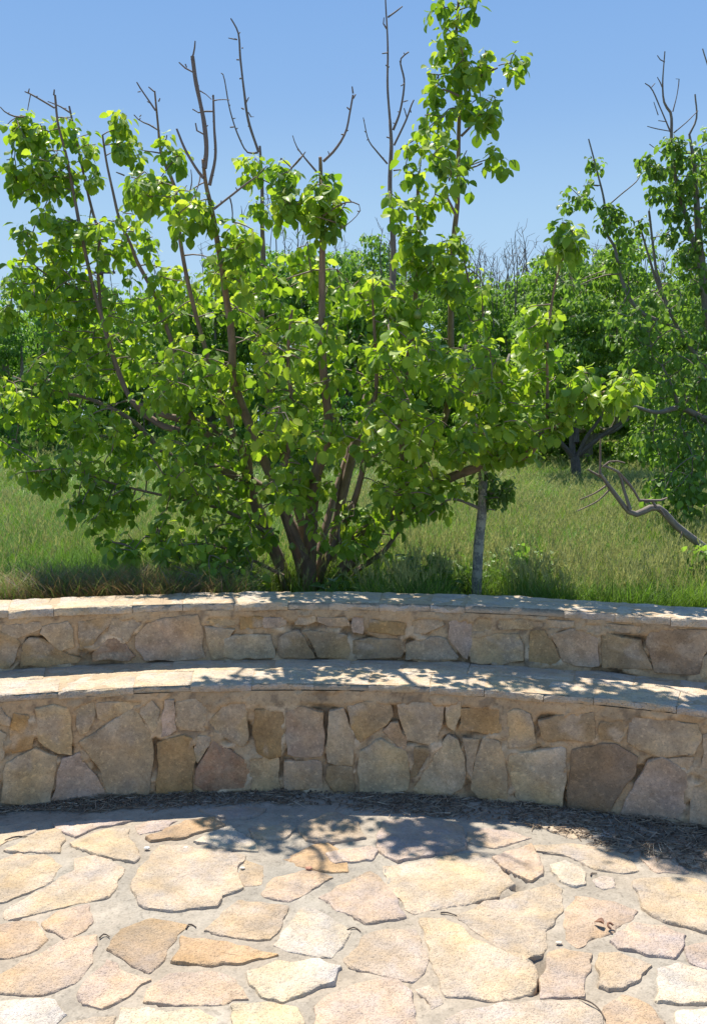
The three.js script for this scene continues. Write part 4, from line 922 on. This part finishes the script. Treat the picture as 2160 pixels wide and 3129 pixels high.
{
  const spots = (n, zmin, zmax, pow, keep) => { const out = []; let guard = 0; while (out.length < n && guard++ < n * 12) { const dep = zmin + (zmax - zmin) * Math.pow(rnd(), pow), x = rr(-1, 1) * (.44 * dep + 1.0), z = -dep; const r = Math.hypot(x - CX, z - CZ); if (r < 4.33) continue; const clear = (dep < 5.15 && x > -.52 && x < .06) || (dep < 4.85 && Math.abs(x - .62) < .19) ? .04 : 1; const k = keep(x, dep, r) * clear; if (k > rnd()) out.push([x, z, dep, r]); } return out; };
  const dry = (x, dep, r) => smooth(.95, .25, r - 4.24 + .55 * fbm(x * 1.6, dep * 1.6, 12)) * smooth(-.45, -.95, x + .4 * N(x * 1.5, dep * 2, 4));
  const green = (x, z) => { const g = fbm(x * .45, z * .45, 41), y = fbm(x * .9, z * .9, 61), k = 1 + .6 * fbm(x * 2.4, z * 2.4, 5) + rr(-.42, .42), yel = clamp(.06 + 1.0 * y + .10 * smooth(-1, 1.6, x) + rr(-.15, .15), 0, 1); return [(.120 + .18 * yel + .02 * g) * k, (.240 + .125 * yel + .06 * g) * k, (.018 + .018 * yel) * k]; };
  reseed(600);
  const tufts = [bladeTuft(13, .21, .6, .004, 1), bladeTuft(10, .27, .5, .0045, 2), bladeTuft(14, .16, .85, .004, 3)];
  tufts.forEach((g, i) => scatter('meadow_grass' + (i ? '_00' + i : ''), ['green meadow grass growing all over the field behind the wall', 'taller green grass blades standing among the meadow grass', 'short bent grass blades low in the meadow'][i], 'grass', g, grassMat,
    spots([32000, 20000, 24000][i], 4.3, 30, 1.75, (x, dep, r) => 1 - .65 * dry(x, dep, r)).map(([x, z, dep]) => ({ v: V(x, fieldHeight(x, z) - .01, z), a: rnd() * 6.28, s: rr(.7, 1.15) * (dep > 10 ? 1.15 : 1), w: 1 + .09 * Math.max(0, dep - 5), h: 1, c: green(x, z) }))));
  const ears = seedStem(4, .34, 9);
  scatter('seed_grass', 'pale ripening grass ears standing above the meadow grass', 'grass', ears, grassMat,
    spots(5500, 4.4, 22, 1.5, (x, dep, r) => clamp(.25 + .5 * smooth(-.5, 1.2, x) + .9 * fbm(x * .6, dep * .6, 33), 0, 1) * (1 - dry(x, dep, r))).map(([x, z, dep]) => { const k = rr(.75, 1.15); return { v: V(x, fieldHeight(x, z), z), a: rnd() * 6.28, s: rr(.7, 1.1), w: 1 + .07 * Math.max(0, dep - 5), h: 1, c: [.40 * k, .41 * k, .14 * k] }; }));
  // dry weeds behind the left of the wall
  const weed = bladeTuft(16, .29, 1.0, .004, 21);
  scatter('dry_weeds', 'brown and straw coloured dry weeds behind the left end of the wall', 'weeds', weed, leafMat(1, 1, 1, { clearcoat: 0, transmission: .25 }),
    spots(2600, 4.3, 6.2, 1.2, (x, dep, r) => dry(x, dep, r)).map(([x, z]) => { const t = rnd(), k = rr(.6, 1.2), n = fbm(x * 3, z * 3, 8); const c = t + n < .36 ? [.33, .22, .09] : t < .55 ? [.36, .29, .15] : t < .64 ? [.27, .21, .19] : [.20, .27, .06]; return { v: V(x, fieldHeight(x, z), z), a: rnd() * 6.28, s: rr(.5, 1.2), c: c.map((v) => v * k) }; }));
  // broad leaved weeds at the feet of the trees and in the dry strip
  const wl = []; const clump = (cx, cz, rad, hgt, n, sz) => { for (let k = 0; k < n; k++) { const a = rnd() * 6.28, q = Math.sqrt(rnd()) * rad, x = cx + Math.cos(a) * q, z = cz + Math.sin(a) * q; if (Math.hypot(x - CX, z - CZ) < 4.33) continue; const b = rnd() * 6.28; wl.push({ m: leafMatrix(V(x, fieldHeight(x, z) + rr(.02, hgt) * (1 - .5 * q / rad), z), V(Math.cos(b), 0, Math.sin(b)), rr(-.3, .5), sz * rr(.6, 1.3), rr(-.5, .5)), young: rnd() * .5, v: rnd(), k: rnd() }); } };
  clump(-.02, -4.72, .16, .22, 90, .07); clump(.42, -5.0, .22, .36, 260, .06); clump(.95, -5.2, .34, .34, 420, .055); clump(-.9, -4.75, .3, .25, 160, .05);
  const g = top(new THREE.Group(), 'weed_undergrowth', 'dark green broad-leaved weeds round the tree feet behind the wall', 'weeds', null, 'stuff');
  scatterLeaves('weed_leaves', wl, LEAF[1], leafMat(1, 1, 1), g, (l, c) => { orchardTone(l, c); });
}

// ---------- litter at the foot of the bench ----------
{
  const stick = new THREE.CylinderGeometry(.0009, .0013, 1, 4); stick.rotateZ(Math.PI / 2);
  const crumb = new THREE.DodecahedronGeometry(.5, 0);
  const width = (th) => .03 + .06 * smooth(-.30, -.2, th) + .05 * smooth(0, .12, th) + .12 * smooth(.2, .40, th) + .05 * fbm(th * 14, 1, 2);
  const heap = (th) => clamp(.35 + 1.6 * fbm(th * 16, 4, 6) + .35 * smooth(.1, .35, th) + .3 * smooth(-.28, -.2, th) * smooth(-.05, -.15, th), 0, 1);
  const sticks = [], crumbs = []; reseed(808);
  while (sticks.length < 3000) { const th = rr(-.36, .6), w = width(th), d = Math.pow(rnd(), 1.15) * w * 1.25; if (rnd() > heap(th) + .12) continue; const [x, , z] = polar(th, R_FACE - .006 - d, 0), L = rr(.012, .075), b = rnd(), k = rr(.5, 1.15);
    sticks.push({ v: V(x, .006 + rr(0, .028) * heap(th) * (1 - d / w / 1.4), z), a: rnd() * 6.28, tz: rr(-.25, .25), s: L, h: .06 / L * rr(.7, 1.4), c: (b < .5 ? [.22, .155, .105] : b < .85 ? [.34, .26, .18] : [.46, .38, .29]).map((v) => v * k) }); }
  const im = new THREE.InstancedMesh(stick, new THREE.MeshStandardMaterial({ roughness: .95 }), sticks.length); shadowed(im); im.name = 'dry_litter'; im.userData = { kind: 'stuff', label: 'dry twigs and needles swept along the foot of the bench', category: 'litter' };
  { const q = new THREE.Quaternion(), e = new THREE.Euler(), c = new THREE.Color(); sticks.forEach((p, i) => { e.set(0, p.a, p.tz, 'YXZ'); q.setFromEuler(e); const t = rr(.7, 1.6); tmpM.compose(p.v, q, V(p.s, t, t)); im.setMatrixAt(i, tmpM); im.setColorAt(i, c.setRGB(...p.c)); }); scene.add(im); }
  while (crumbs.length < 3000) { const th = rr(-.36, .6), w = width(th), d = Math.pow(rnd(), 1.6) * w * 1.15; if (rnd() > heap(th) * .8 + .35) continue; const [x, , z] = polar(th, R_FACE - .004 - d, 0), k = rr(.5, 1.2); crumbs.push({ v: V(x, .004 + rr(0, .008), z), a: rnd() * 6.28, tx: rnd() * 3, s: rr(.003, .012), h: .6, c: [.15 * k, .11 * k, .08 * k] }); }
  scatter('soil_crumbs', 'dark soil crumbs gathered along the foot of the bench', 'soil', crumb, new THREE.MeshStandardMaterial({ roughness: 1 }), crumbs);
  // single small things lying on the paving
  const leafBrown = new THREE.MeshStandardMaterial({ color: new THREE.Color(.20, .095, .055), roughness: .7 });
  const dl = thing('dry_leaf', 'curled brown dry leaf lying on a flagstone at the right', 'leaf', [DRY_LEAF[0], .014, DRY_LEAF[1]]);
  { const a = mesh('blade', (() => { const g = leafGeometry(.75, .55, 1.1, .25, .25); g.scale(.028, .028, .028); return g; })(), leafBrown, dl); a.rotation.set(-1.35, .3, .9); const b = mesh('curl', new THREE.TorusGeometry(.009, .0035, 6, 14, 4.2), leafBrown, dl); b.rotation.set(-1.1, .3, .4); b.position.set(.012, .004, .006); }
  PEBBLES.forEach(([x, z, s, tone, label]) => { reseed(x * 1000 | 0); const g = new THREE.IcosahedronGeometry(1, 2), p = g.attributes.position; for (let i = 0; i < p.count; i++) { const v = V(p.getX(i), p.getY(i), p.getZ(i)), k = 1 + .35 * N(v.x * 1.4 + s * 90, v.y * 1.4, v.z * 1.4); p.setXYZ(i, v.x * k * s, v.y * k * s * .45, v.z * k * s * .7); } g.computeVertexNormals();
    const o = top(shadowed(new THREE.Mesh(g, new THREE.MeshStandardMaterial({ color: new THREE.Color(...tone), roughness: .9 }))), 'pebble', label, 'pebble'); o.position.set(x, .004 + s * .4, z); });
  TWIGS.forEach(([x, z, a, L, bend, label]) => { const pts = [-1, -.3, .3, 1].map((t, i) => ({ v: V(t * L / 2, i === 1 ? .002 : 0, bend * (t * t - .4) * L), r: .0022 - .0005 * t })); const o = top(shadowed(new THREE.Mesh(limbGeometry(pts, 6, L * 90, .01, .2), new THREE.MeshStandardMaterial({ color: new THREE.Color(.10, .075, .06), roughness: .9 }))), 'fallen_twig', label, 'twig'); o.position.set(x, .0045, z); o.rotation.y = a; });
}

// ---------- far utility pole and its cables ----------
{
  const pole = thing('utility_pole', 'distant utility pole seen through the gap in the tree crown', 'pole', [-15.9, .9, -60]);
  const wood = new THREE.MeshStandardMaterial({ color: new THREE.Color(.10, .085, .075), roughness: .9 });
  mesh('post', new THREE.CylinderGeometry(.11, .16, 10.4, 10).translate(0, 5.2, 0), wood, pole);
  mesh('crossarm', new THREE.BoxGeometry(1.8, .14, .12).translate(0, 9.9, .17), wood, pole);
  for (const x of [-.8, .8]) mesh('insulator', new THREE.LatheGeometry([[.03, 0], [.06, .03], [.04, .08], [.06, .12], [.02, .18]].map((p) => new THREE.Vector2(...p)), 8).translate(x, 9.97, .17), wood, pole);
  for (const [x, dx, label] of [[-.8, -.9, 'upper of two thin power cables at the left edge'], [.8, .2, 'lower of two thin power cables at the left edge']]) {
    const a = V(-15.9 + x, 11.05, -59.8), b = V(-40 + dx, x < 0 ? 10.9 : 10.3, -40), pts = []; for (let i = 0; i <= 12; i++) { const t = i / 12, p = a.clone().lerp(b, t); p.y -= 1.1 * 4 * t * (1 - t) * .5; pts.push(p); }
    top(shadowed(new THREE.Mesh(new THREE.TubeGeometry(new THREE.CatmullRomCurve3(pts), 24, .014, 5), wood)), 'power_cable', label, 'cable');
  }
}
renderer.render(scene, camera);
